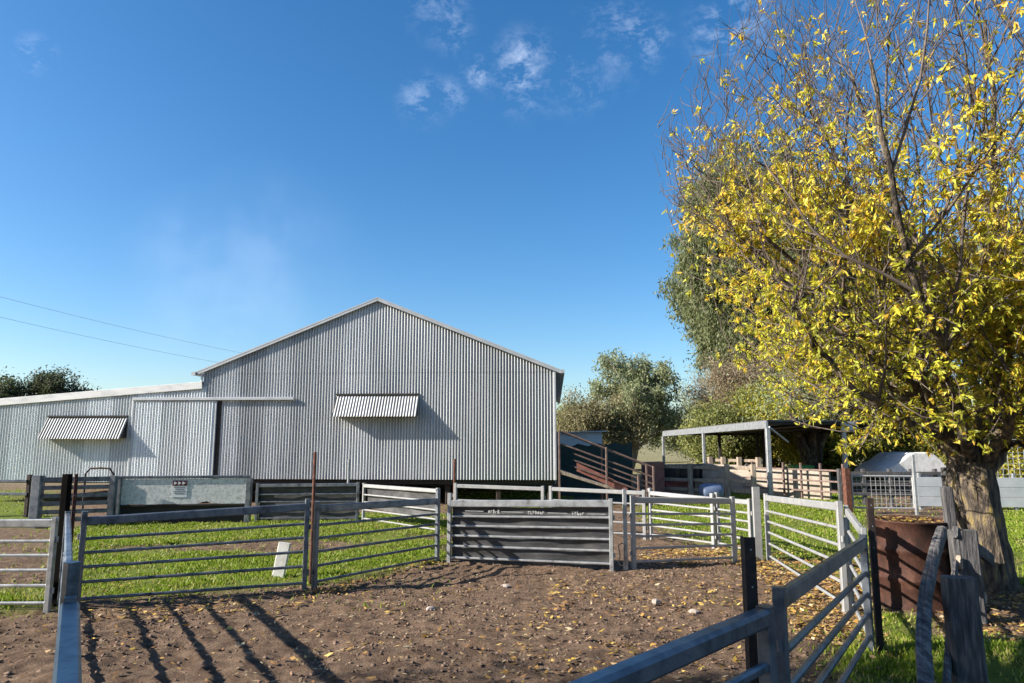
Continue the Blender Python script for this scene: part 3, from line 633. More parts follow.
# door and its track
du0 = su(on_front(214, 440)); du1 = su(on_front(133, 440)); zd = on_front(175, 401)[2]
corrugated('sliding_door', 'corr_pale', du0, du1, lambda u: zb0-.05, lambda u: zd, out=.075, amp=.020)
MB().bar(FP(du0-.03, zd, .05), FP(du0-.03, zb0-.05, .05), .05, .06, nw).build('door_stile', 'grey_trim', shed)
MB().bar(FP(du1+.03, zd, .05), FP(du1+.03, zb0-.05, .05), .05, .06, nw).build('door_stile', 'grey_trim', shed)
MB().prism([FP(du0, zb0, .045), FP(du1, zb0, .045), FP(du1, zd, .045), FP(du0, zd, .045)], -nw*.015).build('door_frame', 'darkvoid', shed)
tz = on_front(214, 399)[2]
MB().bar(FP(du1+.02, tz, .09), FP(su(on_front(295, 399)), tz, .09), .08, .09).build('door_track', 'grey_trim', shed)
MB().prism([FP(du0-.065, zb0-.04, .034), FP(du0-.20, zb0-.04, .034), FP(du0-.20, zd, .034), FP(du0-.065, zd, .034)], nw*.004).build('door_shadow_strip', 'darkvoid', shed)  # dark strip laid on the wall as the door's narrow cast shadow
# awnings
def awning(px0, px1, pyT, pyB, mat):
    a = on_front(px1, pyT); c = on_front(px0, pyT); u0, u1, z = su(a), su(c), a[2]; drop = z - on_front(px0, pyB)[2]; pr = .36
    n = int((u1-u0)/.083*6); us = np.linspace(u0, u1, n+1)
    nn = nrm(nw*drop + V(0, 0, pr)); off = .011*np.sin(2*math.pi*us/.083)
    top = np.array([FP(u, z, .03) for u in us]) + off[:, None]*nn; bot = np.array([FP(u, z-drop+.0, .03+pr) for u in us]) + off[:, None]*nn
    vs = np.concatenate([bot, top, bot - nn*.006, top - nn*.006]); i = np.arange(n); k = n+1
    fs = np.concatenate([np.stack([i+1, i, i+k, i+1+k], -1), np.stack([i+2*k, i+1+2*k, i+1+3*k, i+3*k], -1)])
    aw = npmesh('awning', vs, fs, mat, shed, None, True); WORLD[aw.name] = WORLD[shed.name]
    MB().bar(FP(u0, z+.02, .04), FP(u1, z+.02, .04), .08, .05).build('head_flashing', 'darkvoid', aw)
    MB().bar(FP(u0+.02, z-drop+.02, .03+pr-.04), FP(u1-.02, z-drop+.02, .03+pr-.04), .03, .04).build('brace', 'darkvoid', aw)
    for u in (u0+.02, u1-.02):
        MB().prism([FP(u, z, .03), FP(u, z-drop+.03, .03), FP(u, z-drop+.03, pr)], uw*.012).build('end_cheek', 'darkvoid', aw)
awning(337, 419, 395, 417, 'awn'); awning(49, 129, 417, 439, 'awn')
for u in np.linspace(.15, Lx, 8): MB().post(FP(u, -.1, -.25), FP(u, zb0, -.25), .14).build('stump', 'darkrust', shed)
MB().bar(FP(0, zb0-.07, -.12), FP(Llean, zb0-.07, -.12), .08, .13).build('floor_bearer', 'darkvoid', shed)

# ------------------------------------------------------------------ loading ramp
YQ = 19.55
t = thing('loading_ramp', 'red oxide steel railed loading ramp sloping down beside the shed', 'ramp', V(*(AT(605, 495, YQ)[:2]), 0))
for off, shift in ((0, 0), (1.0, 1)):
    for (y0, y1) in ((431, 467), (444, 477), (453, 484), (459.5, 489), (466, 495)):
        a = AT(562 if y0 < 450 else 575, y0 if y0 < 450 else y0 + 1, YQ); b = AT(653, y1, YQ); MB().bar(a + V(.02*shift, off, 0), b + V(.02*shift, off, 0), .03, .04).build('rail', 'redrail', t)
    for px, yt in ((559, 431), (606, 447), (638, 475), (653, 466)):
        p = AT(px, yt, YQ) + V(0, off - .03, 0); MB().post(V(p[0], p[1], -.1), p, .05).build('post', 'redrail', t)
a = AT(577, 472, YQ); b = AT(628, 494, YQ); MB().prism([a + V(0, .05, .02), b + V(0, .05, 0), b + V(0, .05, .22), a + V(0, .05, .25)], V(0, .03, 0)).build('side_board', 'redboard', t)
a = AT(560, 470, YQ); b = AT(650, 500, YQ); MB().prism([a + V(0, .1, 0), b + V(0, .1, 0), b + V(0, .1, -.06), a + V(0, .1, -.06)], V(0, 1.0, 0)).build('ramp_deck', 'timber_pale', t)
a = AT(562, 473, YQ-.05); b = AT(608, 487, YQ-.05); MB().bar(a, b, .04, .08).build('stringer', 'timber_pale', t)
# shade cloth screen, white shed, red bin
a = AT(556, 446, 23.5); b = AT(632, 443, 23.5); n = 14; m = MB(); tp = [a + (b-a)*i/n + V(0, 0, .05*math.sin(i*1.9)) for i in range(n+1)]
m.prism(tp + [V(b[0], b[1], -.05), V(a[0], a[1], -.05)], V(0, .04, 0)); tag(m.build('shade_screen', 'shade'), 'dark green shade cloth screen behind the loading ramp', 'screen')
a = AT(545, 434, 30); b = AT(602, 432, 30); t = thing('small_shed', 'low white corrugated shed behind the loading ramp', 'shed', V(a[0], a[1], 0))
MB().prism([V(a[0], a[1], -.05), V(b[0], b[1], -.05), b, a], V(0, 4, 0)).build('wall', 'fascia', t)
MB().prism([a + V(-.2, -.2, .01), b + V(.2, -.2, .01), b + V(.2, -.2, .06), a + V(-.2, -.2, .06)], V(0, 4.5, 0)).build('roof', 'roofzinc', t)
a = AT(646, 474, 23); c_ = AT(664, 462, 23); m = MB(); m.prism([V(a[0], 23, a[2]-.6), V(c_[0], 23, a[2]-.6), V(c_[0], 23, c_[2]), V(a[0], 23, c_[2]-.02)], V(0, .8, 0))
tag(m.build('red_bin', 'redboard'), 'red oxide feed bin at the foot of the ramp', 'bin')

# ------------------------------------------------------------------ open carport shelter
Yc = 22.0; nC = AT(767, 423, Yc); lC = AT(663, 433, 35.0); rC = AT(868, 424.5, 24.5)
bk = V(rC[0]-nC[0], rC[1]-nC[1], 0)
fC = lC + nrm(bk)*9.5; rr_ = nC + nrm(bk)*9.0
t = thing('open_shelter', 'low open sided shelter with flat iron roof on steel posts', 'shelter', V(nC[0], nC[1], 0))
up = V(0, 0, .05)
fC[2] = lC[2] + .0; rr_[2] = nC[2] + .1
MB().prism([nC+up, lC+up, fC+up, rr_+up], V(0, 0, .05)).build('roof', 'roofdark', t)
MB().bar(nC + V(0, 0, -.05), lC + V(0, 0, -.05), .06, .24).build('fascia_beam', 'galv', t)
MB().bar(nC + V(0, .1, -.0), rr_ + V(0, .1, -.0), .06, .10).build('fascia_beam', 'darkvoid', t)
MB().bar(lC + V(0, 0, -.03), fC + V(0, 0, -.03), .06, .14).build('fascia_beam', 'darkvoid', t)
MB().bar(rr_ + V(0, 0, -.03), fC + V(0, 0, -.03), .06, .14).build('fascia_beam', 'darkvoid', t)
for f in (.25, .5, .75): MB().bar(nC + (rr_-nC)*f + V(0, 0, -.0), lC + (fC-lC)*f + V(0, 0, -.0), .05, .09).build('purlin', 'darkvoid', t)  # purlins and dark beams carry the under-roof shade in their colour
q1 = nC; q2 = nC + (lC-nC)*.5; q3 = lC; c4 = AT(843, 428, 24.1); 
for P, w, mt in ((q1, .14, 'galv'), (q2, .12, 'galv'), (q3, .12, 'galv'), (V(c4[0], c4[1], nC[2]+.05), .14, 'galv')):
    MB().post(V(P[0], P[1], -.1), V(P[0], P[1], P[2]-.17), w).build('post', mt, t)
for px, Yp in ((719, 36.5), (757, 33), (763, 30), (818, 31)):
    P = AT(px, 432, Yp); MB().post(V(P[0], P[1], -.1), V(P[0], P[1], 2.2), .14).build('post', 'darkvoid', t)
MB().bar(AT(769, 427, Yc), AT(788, 442, 23.3), .05, .05).build('brace', 'grey_trim', t)
P = AT(843, 426, 24.0); MB().box(P + V(.15, -.1, 0), .55, .06, .3).build('junction_box', 'galv', t)

# timber yards under and before the shelter
def timber_fence(name, label, pts, rails, posts, mat, group=None, pw=.14, rh=.1, top=None, pm=None):
    t = thing(name, label, 'fence', V(pts[0][0], pts[0][1], 0), group)
    for i in range(len(pts)-1):
        a, b = pts[i], pts[i+1]
        for z in rails: MB().bar(V(a[0], a[1], z), V(b[0], b[1], z), .035, rh).build('rail', mat, t)
    a, b = pts[0], pts[-1]
    for f in posts:
        P = V(*a[:2], 0) + (V(*b[:2], 0) - V(*a[:2], 0))*f; MB().post(P + V(0, -.07, -.1), P + V(0, -.07, top or rails[-1]+.12), pw).build('post', pm or mat, t)
    return t
a = G(657, 496); b = G(757, 500)
timber_fence('timber_fence', 'grey brown timber post and rail fence in front of the black drums', [a, b], [.25, .55, .95], [0, .35, .72, .97], 'timber_pale', 'timber yard fences')
a = AT(752, 470, 23.5); b = AT(846, 476, 20.5)
t = thing('loading_race', 'cream boarded stock race with rusty pipe posts beneath the shelter', 'stock race', V(a[0], a[1], 0))
a0 = V(a[0]-1.2, a[1]+1.6, 0); b0 = V(b[0]-.1, b[1]+.8, 0); dr = nrm(b0-a0)
for i in range(4): MB().bar(a0 + V(0, 0, .18+.24*i), b0 + V(0, 0, .14+.20*i), .04, .225).build('board', 'cream', t)
dd = V(a[0], a[1], 0); ee = V(b[0], b[1], 0)
for z in (.3, .6, .92): MB().bar(dd + V(-.3, 0, z), ee + V(0, 0, z), .04, .05).build('rail', 'redrail', t)
for f in (0, .18, .36, .55, .75, .97): P = dd + (ee-dd)*f; MB().post(P + V(0, -.04, -.1), P + V(0, -.04, 1.12), .06).build('post', 'redrail', t)
a = G(700, 491); b = G(762, 493)
timber_fence('timber_fence', 'short timber gate with diagonal brace beside the shelter corner post', [a + V(.3, 0, 0), b], [.3, .6, .9, 1.1], [0.05, .3, .6, .95], 'timber_pale', 'timber yard fences', .16)
MB_ = MB().bar(G(735, 493) + V(0, -.1, .2), G(748, 493) + V(0, -.1, 1.0), .04, .1).build('timber_brace', 'timber'); tag(MB_, 'dark diagonal timber leaning on the short gate', 'timber')
# drums in a row
for k, px in enumerate((672, 681, 692, 703, 712)):
    p = AT(px, 480, 26 + .2*k); c = V(p[0], p[1], 0)
    if k == 0:
        dm = MB().lathe([(.24, 0), (.27, .03), (.29, .3), (.30, .5), (.31, .52), (.31, .55), (.27, .58), (.2, .59)], V(0, 0, .35), 20).build('plastic_drum', 'blackp', None, True); o = dm
    else: o = dm.copy(); COL.objects.link(o)
    o.location = tuple(c); tag(o, 'black plastic drum in the row behind the timber fence', 'drum', 'black drums behind the timber fence')
bt = thing('drum_bench', 'low dark red bench under the row of black drums', 'bench', V(*AT(690, 490, 26)[:2], 0))
p0 = AT(664, 488, 26)*V(1, 1, 0) + V(0, 0, .31); p1 = AT(722, 488, 27)*V(1, 1, 0) + V(0, 0, .31)
MB().bar(p0, p1, .7, .06).build('bench_top', 'redp', bt)
for f in (.03, .5, .97): MB().post((p0+(p1-p0)*f)*V(1, 1, 0) + V(0, 0, -.05), p0+(p1-p0)*f + V(0, 0, -.03), .1).build('leg', 'redp', bt)
MB().prism([p0 + V(0, -.4, -.03), p1 + V(-1.2, -.4, -.03), p1 + V(-1.2, -.4, -.3), p0 + V(0, -.4, -.3)], V(0, .03, 0)).build('front_board', 'redp', bt)
p = G(706, 500); o = MB().lathe([(.05, -.25), (.2, -.24), (.24, -.18), (.25, 0), (.24, .18), (.2, .24), (.05, .25)], V(0, 0, 0), 20).build('blue_barrel', 'blue', None, True)
o.rotation_euler = (0, math.pi/2, .1); o.scale = (1, 1, 1.3); o.location = (p[0], 21.2, .28); tag(o, 'blue plastic barrel lying beside the timber fence', 'barrel')
p = AT(804, 468, 27); t = thing('feed_trough', 'bright green plastic feed trough under the shelter', 'trough', V(p[0], p[1], 0))
MB().prism([V(p[0]-.38, p[1], p[2]-.10), V(p[0]+.36, p[1], p[2]-.10), V(p[0]+.40, p[1], p[2]+.1), V(p[0]-.42, p[1], p[2]+.1)], V(0, .5, 0)).build('tub', 'green', t)
for s in (-.3, .28): MB().post(V(p[0]+s, p[1]+.25, -.05), V(p[0]+s, p[1]+.25, p[2]-.09), .06).build('leg', 'blackp', t)
# rusty post and mesh panel
b = AT(848, 500, 17.5); simple_post('tall_post', 'thick red rusty post at the left end of the mesh gate', 'post', b, AT(848, 468, 17.5)[2], .16, 'rust')
def mesh_gate(name, label, A, B, z0, z1, step, group=None, mat='wire', wr=.006):
    t = thing(name, label, 'gate', V(A[0], A[1], 0), group); A = V(A[0], A[1], 0); B = V(B[0], B[1], 0); d = nrm(B-A); L = np.linalg.norm(B-A)
    m = MB(); 
    for P, Q in ((A + V(0, 0, z1), B + V(0, 0, z1)), (A + V(0, 0, z0), B + V(0, 0, z0)), (A + V(0, 0, z0), A + V(0, 0, z1)), (B + V(0, 0, z0), B + V(0, 0, z1))): m.tube([P, Q], .022, 8)
    m.build('frame', mat, t); m = MB()
    for i in range(1, int(L/step)): m.tube([A + d*i*step + V(0, 0, z0), A + d*i*step + V(0, 0, z1)], wr, 4, False)
    for i in range(1, int((z1-z0)/step)+1): m.tube([A + V(0, 0, z0+i*step*.98), B + V(0, 0, z0+i*step*.98)], wr, 4, False)
    m.build('wire_mesh', mat, t); return t
a = AT(853, 500, 17.6); b = AT(914, 500, 17.4); mesh_gate('mesh_gate', 'welded mesh gate between red post and pale post behind the drum', a, b, AT(880, 508, 17.5)[2], AT(880, 476, 17.5)[2], .11)
b2 = AT(916, 500, 17.3); simple_post('gate_post', 'pale tube post at the right end of the mesh gate', 'gate post', b2, AT(916, 455, 17.3)[2], .07, 'galv')
a = AT(840, 472, 19.5); b = AT(960, 473, 19.5); t = thing('rail_fence', 'dark timber railing behind the mesh gate', 'fence', V(a[0], a[1], 0))
for z in (.9, .6, .35): MB().bar(V(a[0], a[1], z), V(b[0], b[1], z), .05, .09).build('rail', 'timber', t)
for f in (0, .2, .42, .6, .8): P = V(a[0]+(b[0]-a[0])*f, a[1]+.05, 0); MB().post(P + V(0, 0, -.1), P + V(0, 0, 1.02), .1).build('post', 'timber', t)
# pale sheet fence to the right, with its rails
a = AT(918, 500, 18.6); b = AT(1120, 502, 18.0); t = thing('sheet_fence', 'pale grey sheet fence of wide horizontal boards behind the tree trunk', 'fence', V(a[0], a[1], 0))
for i in range(3): MB().bar(V(a[0], a[1], .22+.25*i), V(b[0], b[1], .22+.25*i), .03, .243).build('board', 'grey_trim', t)
for f in (0.02, .25, .5, .75, .98): P = V(a[0]+(b[0]-a[0])*f, a[1]+(b[1]-a[1])*f+.06, 0); MB().post(P + V(0, 0, -.1), P + V(0, 0, .95), .08).build('post', 'galv', t)
a = AT(985, 455, 20.5); b = AT(1130, 455, 20.5); mesh_gate('picket_fence', 'tall thin wire picket fence at the right edge behind the tree', a, b, .5, AT(1000, 440, 20.5)[2], .16, None, 'wire', .009)['category'] = 'fence'
# white covered trailer
c = AT(916, 472, 24); t = thing('covered_trailer', 'low trailer under a humped white cover behind the mesh gate', 'trailer', V(c[0], c[1], 0))
w0 = AT(886, 472, 24); w1 = AT(950, 472, 24); zc = AT(916, 451, 24)[2]; z0 = AT(916, 473, 24)[2]
m = MB(); n = 44; pr = []
for i in range(n+1):
    f = i/n; x = w0[0] + (w1[0]-w0[0])*f; s = float(np.interp(f, [0, .12, .3, .48, .72, .86, 1], [.05, .30, .62, .97, 1.0, .72, .12])); pr.append(V(x, 24, z0 + (zc-z0)*s*(1 - .12*f) + .02*math.sin(f*19)))
m.prism(pr + [V(w1[0], 24, z0-.05), V(w0[0], 24, z0-.05)], V(0, 2.2, 0)); m.build('cover', 'white', t, False)
MB().box(V((w0[0]+w1[0])/2, 25.1, z0-.12), w1[0]-w0[0]+.2, 2.3, .12).build('tray', 'galvdark', t)
for sx in (.3, .72):
    for yy in (24.2, 26.0): P = V(w0[0]+(w1[0]-w0[0])*sx, yy, .3); MB().tube([P - V(0, .1, 0), P + V(0, .1, 0)], .3, 18).build('wheel', 'blackp', t)

# ------------------------------------------------------------------ rusty drum
b = G(904, 613); b[1] += .36; R_ = .385; ztop = AT(904, 519, b[1])[2]; b[0] = (904-512)/FPX*b[1]*.99
t = thing('oil_drum', 'rusty steel oil drum standing beside the foreground gate', 'drum', b)
H = ztop; pf = [(R_-.02, -.06), (R_, -.05), (R_, .02), (R_-.012, .04)]
for k in (1, 2): pf += [(R_-.012, H*k/3-.04), (R_+.012, H*k/3-.012), (R_+.012, H*k/3+.012), (R_-.012, H*k/3+.04)]
pf += [(R_-.012, H-.03), (R_+.004, H-.018), (R_+.008, H), (R_-.012, H), (R_-.014, H-.025), (.02, H-.02)]
dn_ = lambda tt, z: .012*math.sin(3*tt+z*5) + .010*math.sin(7*tt-z*4)
dm2, nt2, bb, oo = new_mat('drum_rust')
n_a = noise(nt2, 5, 9, .7, stretch=(1, 1, .6)); r_a = ramp(nt2, [(.3, (.010, .006, .005)), (.45, (.028, .012, .008)), (.56, (.052, .021, .014)), (.66, (.09, .042, .028)), (.78, (.15, .10, .075))], n_a.outputs[0]); nt2.links.new(r_a.outputs[0], bb.inputs['Base Color'])
bb.inputs['Specular IOR Level'].default_value = .25; bb.inputs['Roughness'].default_value = .75; n_b = noise(nt2, 45, 5); bq = nt2.nodes.new('ShaderNodeBump'); bq.inputs['Strength'].default_value = .4; bq.inputs['Distance'].default_value = .008
nt2.links.new(n_b.outputs[0], bq.inputs['Height']); nt2.links.new(bq.outputs[0], bb.inputs['Normal'])
MB().lathe(pf, b, 56, dn_).build('drum_body', dm2, t, True)
m = MB()
q = rng.rand(170, 2); vs = []; fs = []
for i in range(170):
    r = (R_-.03)*math.sqrt(q[i, 0]); a = 6.283*q[i, 1]; P = b + V(r*math.cos(a), r*math.sin(a), H-.012+.01*rng.rand()); s = .02 + .02*rng.rand(); th_ = rng.rand()*6.28
    u = V(math.cos(th_), math.sin(th_), .2)*s; v = V(-math.sin(th_), math.cos(th_), 0)*s*.5; k = len(vs); vs += [P-u, P+v, P+u, P-v]; fs.append((k, k+1, k+2, k+3))
cc = np.repeat(pal[rng.choice(5, 170)]*.8, 4, 0)
lf = npmesh('leaf_litter', vs, fs, 'litter', None, cc); tag(lf, 'dry leaves lying on the lid of the rusty oil drum', 'fallen leaves', kind='stuff')

# ------------------------------------------------------------------ old timber fence beside the drum
t = thing('old_timber_fence', 'old weathered split timber fence running from foreground to the tree', 'fence', G(945, 640))
def plank(pts, w, h, name, mat='timber', seed=1):
    m = MB(); k0 = len(pts); P_ = np.array(pts); tt = np.linspace(0, k0-1, 5*(k0-1)+1); P_ = np.stack([np.interp(tt, np.arange(k0), P_[:, j]) for j in range(3)], -1); P_[1:-1] = (P_[:-2]+P_[1:-1]*2+P_[2:])/4
    rg_ = np.random.RandomState(seed); n = 28; k = len(P_); vs = []; fs = []; gr_ = 1 - .16*rg_.rand(n)*(rg_.rand(n) < .6)
    for i in range(k):
        d = nrm(P_[min(i+1, k-1)] - P_[max(i-1, 0)]); sd3 = nrm(np.cross(d, V(0, 0, 1))); u = np.cross(sd3, d)
        for j in range(n):
            a = 2*math.pi*j/n; ca, sa = math.cos(a), math.sin(a); q = max(abs(ca), abs(sa))**.85
            r = gr_[j]*(1 + .05*rg_.randn()*.6); vs.append(P_[i] + sd3*ca/q*w/2*r + u*sa/q*h/2*r)
    for i in range(k-1):
        for j in range(n): fs.append((i*n+j, i*n+(j+1) % n, (i+1)*n+(j+1) % n, (i+1)*n+j))
    fs += [tuple(range(n-1, -1, -1)), tuple(range((k-1)*n, k*n))]
    m.add(vs, fs); return m.build(name, mat, t)
# long top rail coming to the camera, bowed
zr = .95
plank([AT(942, 532, 6.9), AT(935, 552, 6.2), AT(926, 592, 5.3), AT(923, 640, 4.55), AT(928, 720, 3.7)], .085, .12, 'rail', 'timber_rail')
q_ = AT(946, 487, 7.6); MB().post(V(q_[0]+.06, q_[1], -.1), q_, .10, .09, .2).build('post', 'timber', t)
plank([AT(956, 560, 7.3), AT(952, 600, 6.2), AT(948, 660, 5.1), AT(946, 720, 4.4)], .045, .12, 'rail', 'timber_rail')
p = G(958, 700); 
for (px, py, Yp, w) in ((958, 577, 5.05, .2), (962, 530, 7.2, .24)):
    q_ = AT(px, py, Yp); MB().post(V(q_[0]+.02, q_[1], -.1), q_, w, .14, .3).build('post', 'timber', t)
plank([AT(955, 532, 7.15) , AT(992, 560, 8.0)], .05, .12, 'rail')
plank([AT(958, 560, 7.1) , AT(985, 600, 7.7)], .04, .1, 'rail', 'timber_pale')
plank([AT(966, 590, 5.2), AT(973, 690, 5.0)], .05, .06, 'batten', 'timber_pale')
plank([AT(944, 470, 9.2), AT(950, 520, 8.7), AT(953, 560, 8.3)], .08, .1, 'batten', 'redboard' if 0 else 'timber')

# ------------------------------------------------------------------ trees
class Tubes:
    def __init__(s): s.v = []; s.f = []; s.n = 0
    def add(s, pts, rad, n):
        pts = np.asarray(pts, float); k = len(pts); d = np.gradient(pts, axis=0); d /= np.linalg.norm(d, axis=1)[:, None] + 1e-9
        ref = V(.31, .17, .93) if abs(d[0][2]) < .8 else V(.9, .3, .1)
        a = np.cross(d, ref); a /= np.linalg.norm(a, axis=1)[:, None] + 1e-9; b = np.cross(d, a)
        t = np.arange(n)*2*math.pi/n; rad = np.asarray(rad)
        v = pts[:, None] + (a[:, None]*np.cos(t)[None, :, None] + b[:, None]*np.sin(t)[None, :, None])*rad[:, None, None]
        i = np.arange((k-1)*n).reshape(k-1, n); j = np.roll(i, -1, 1)
        s.v.append(v.reshape(-1, 3)); s.f.append((np.stack([i, j, j+n, i+n], -1).reshape(-1, 4)) + s.n); s.n += k*n
    def build(s, name, mat, parent): return npmesh(name, np.concatenate(s.v), np.concatenate(s.f), mat, parent, None, True)
def rperp(rg, d):
    v = rg.randn(3); v -= d*np.dot(v, d); return nrm(v)
def grow(rg, p, d, L, r, lv, P, out, tips):
    ns = P['ns'][lv]; pts = [p.copy()]; ds = []; d = nrm(d)
    for i in range(ns):
        d = nrm(d + rg.randn(3)*P['jit'][lv] + V(0, 0, P['up'][lv])); p = p + d*L/ns; pts.append(p.copy()); ds.append(d)
    rad = np.linspace(r, r*P['tap'][lv], ns+1); out.append((pts, rad, lv)); branch(rg, pts, rad, L, lv, P, out, tips)
def branch(rg, pts, rad, L, lv, P, out, tips):
    pts = [np.array(p) for p in pts]; ns = len(pts)-1
    if lv >= P['max']: tips.append(np.array(pts)); return
    n = P['n'][lv]
    for i in range(n):
        f = P['t0'][lv] + (1 - P['t0'][lv])*(i + rg.rand())/n; f = min(f, .999)*ns; k = int(f); q = pts[k] + (pts[k+1]-pts[k])*(f-k); dd = nrm(pts[k+1]-pts[k])
        a = math.radians(P['ang'][lv]*(.7+.6*rg.rand())); dn2 = nrm(dd*math.cos(a) + rperp(rg, dd)*math.sin(a))
        grow(rg, q, dn2, L*P['len'][lv]*(.65+.7*rg.rand()), max(rad[min(k, len(rad)-1)]*P['rr'][lv], P['rmin']), lv+1, P, out, tips)
SID = [9, 7, 5, 4, 3, 3]
def leaf_quads(C, D, ln, wd, rg, col):                   # C centres, D long axes
    n = len(C); D = D/np.linalg.norm(D, axis=1)[:, None]; r = rg.randn(n, 3); s = np.cross(D, r); s /= np.linalg.norm(s, axis=1)[:, None]+1e-9; nn = np.cross(D, s)
    a = C; b = C + D*(ln*.5)[:, None] + s*(wd*.5)[:, None] + nn*(wd*.15)[:, None]; c = C + D*ln[:, None]; d = C + D*(ln*.5)[:, None] - s*(wd*.5)[:, None] + nn*(wd*.15)[:, None]
    v = np.stack([a, b, c, d], 1).reshape(-1, 3); i = np.arange(n)[:, None]*4
    return v, i + [[0, 1, 2, 3]], np.repeat(col, 4, 0)
def pick(rg, pal, n, var=.3):
    pal = np.array(pal); return pal[rg.randint(len(pal), size=n)]*(1 - var/2 + var*rg.rand(n, 1))
def tip_crown(rg, tips, per, sig, ln, wd, pal, hang=.6, keep=None):
    C = []; 
    for tp in tips:
        k = rg.poisson(per); 
        if k == 0: continue
        t = rg.rand(k)*(len(tp)-1); i = t.astype(int); q = tp[i] + (tp[np.minimum(i+1, len(tp)-1)]-tp[i])*(t-i)[:, None]; C.append(q + rg.randn(k, 3)*sig)
    C = np.concatenate(C); n = len(C); D = rg.randn(n, 3); D[:, 2] -= hang*2
    return leaf_quads(C, D, ln*(.6+.8*rg.rand(n)), wd*(.6+.8*rg.rand(n)), rg, pick(rg, pal, n))
GUM = dict(max=3, ns=[6, 5, 4, 3], jit=[.08, .16, .22, .25], up=[.06, .08, .05, .0], tap=[.55, .4, .35, .3], n=[7, 6, 6], t0=[.3, .3, .25], ang=[42, 48, 55], len=[.62, .52, .5], rr=[.55, .55, .5], rmin=.012)
def tree(name, label, base, height, seed, P, pal, per=60, sig=.3, ln=.16, wd=.05, r=.25, hang=.6, lean=(0, 0, 1), group=None, bark='gumbark', forks=None, cat='tree', env=None):
    rg = np.random.RandomState(seed); base = V(base[0], base[1], base[2] if len(base) > 2 else 0.); t = thing(name, label, cat, base, group); out = []; tips = []
    for ld in (forks or [lean]): grow(rg, base - V(0, 0, .15), nrm(np.array(ld, float)), height*.62, r, 0, P, out, tips)
    if env:
        ec, er = env
        def ok(p): 
            q = (np.array(p) - ec) / er; return np.dot(q, q) < (.8 + .45*float(fbm(N1, np.array([p[0]*.5+p[1]*.3]), np.array([p[2]*.5]), 2)[0]))
        tips = [tp for tp in tips if ok(tp[-1])]; out = [o for o in out if o[2] == 0 or ok(o[0][-1])]
    tb = Tubes()
    for pts, rad, lv in out: tb.add(pts, rad, SID[lv])
    tb.build('trunk', bark, t)
    v, f, c = tip_crown(rg, tips, per, sig, ln, wd, pal, hang); npmesh('crown', v, f, 'leaf', t, c); return t
OL = [(0.212, 0.252, 0.114), (0.277, 0.308, 0.163), (0.163, 0.203, 0.09), (0.342, 0.358, 0.212), (0.244, 0.26, 0.163)]
GREY = [(0.135, 0.162, 0.072), (0.171, 0.195, 0.09), (0.108, 0.13, 0.055), (0.207, 0.222, 0.11), (0.153, 0.167, 0.069)]
YEL = [(.36, .33, .03), (.43, .38, .05), (.28, .29, .04), (.46, .37, .05), (.20, .24, .05)]
DARK = [(.03, .045, .022), (.05, .065, .03), (.04, .055, .025), (.07, .08, .035)]
GT = 'trees behind the yards'
# gum between shed and shelter
p = AT(630, 470, 46); tree('gum_tree', 'rounded grey green gum tree rising between the shed and the shelter', (p[0], 46), 8.0, 11, dict(GUM, n=[6, 5, 4], len=[.6, .55, .45]), OL, 120, .21, .21, .08, .22, .5, forks=[(.18, 0, 1), (-.42, .1, 1), (.40, .1, .8)], group=GT, env=(V(AT(632, 400, 46)[0], 46, AT(632, 406, 46)[2]), V(3.9, 3.6, 3.9)))
p = AT(600, 470, 44); tree('gum_tree', 'smaller brownish gum tree at the left of the rounded gum', (p[0], 44), 4.5, 12, GUM, [(.21, .185, .09), (.25, .22, .12), (.17, .16, .08)], 70, .3, .18, .07, .15, .4, forks=[(.2, 0, 1), (-.4, .1, 1)], group=GT)
p = AT(566, 470, 60); tree('gum_tree', 'dull green tree showing just past the right edge of the shed', (p[0], 60), 4.9, 13, GUM, [(.20, .22, .06), (.24, .24, .08), (.19, .17, .08)], 80, .4, .22, .09, .2, .3, group=GT)
# behind the lean-to
p = AT(48, 470, 46); tree('gum_tree', 'dark wispy gum tree showing above the lean-to roof', (p[0], 46), 6.6, 22, dict(GUM, n=[6, 5, 5]), [(.06, .08, .035), (.09, .10, .05), (.05, .06, .03)], 65, .24, .2, .08, .2, .3, forks=[(.3, 0, 1), (-.35, 0, 1), (.05, .1, 1), (.6, 0, 1)], group=GT, env=(V(AT(42, 400, 46)[0], 46, AT(42, 402, 46)[2]), V(3.0, 3.0, 2.7)))
p = AT(-20, 470, 44); tree('gum_tree', 'dark tree at the left edge behind the lean-to', (p[0], 44), 6.0, 23, GUM, [(.06, .08, .035), (.08, .10, .045)], 60, .3, .2, .08, .2, .3, group=GT, env=(V(p[0], 44, AT(0, 410, 44)[2]), V(2.6, 2.6, 2.2)))
# tall eucalypt behind the shelter
p = AT(800, 470, 50); tree('eucalyptus_tree', 'very tall drooping grey green eucalyptus behind the yellow tree', (p[0], 50), 25.5, 31, dict(GUM, n=[9, 7, 6], len=[.5, .5, .5], t0=[.28, .25, .2], up=[.05, .03, -.03, -.1]), GREY, 230, .36, .34, .10, .36, .8, forks=[(-.14, 0, 1), (.35, .1, 1), (.05, .2, .9), (-.32, .1, .85), (-.5, -.1, .9)], group=GT, env=(V(AT(800, 300, 50)[0], 50, AT(800, 262, 50)[2]), V(9.3, 9, 12.0)))
p = AT(905, 470, 54); tree('eucalyptus_tree', 'tall green eucalyptus behind the trunk of the yellow tree', (p[0], 54), 19, 33, dict(GUM, n=[8, 6, 6], len=[.5, .5, .5], up=[.05, .03, -.02, -.1]), [(.15, .18, .06), (.20, .22, .07), (.26, .25, .08)], 95, .45, .28, .08, .4, 1.0, forks=[(-.1, 0, 1), (.3, .1, 1)], group=GT)
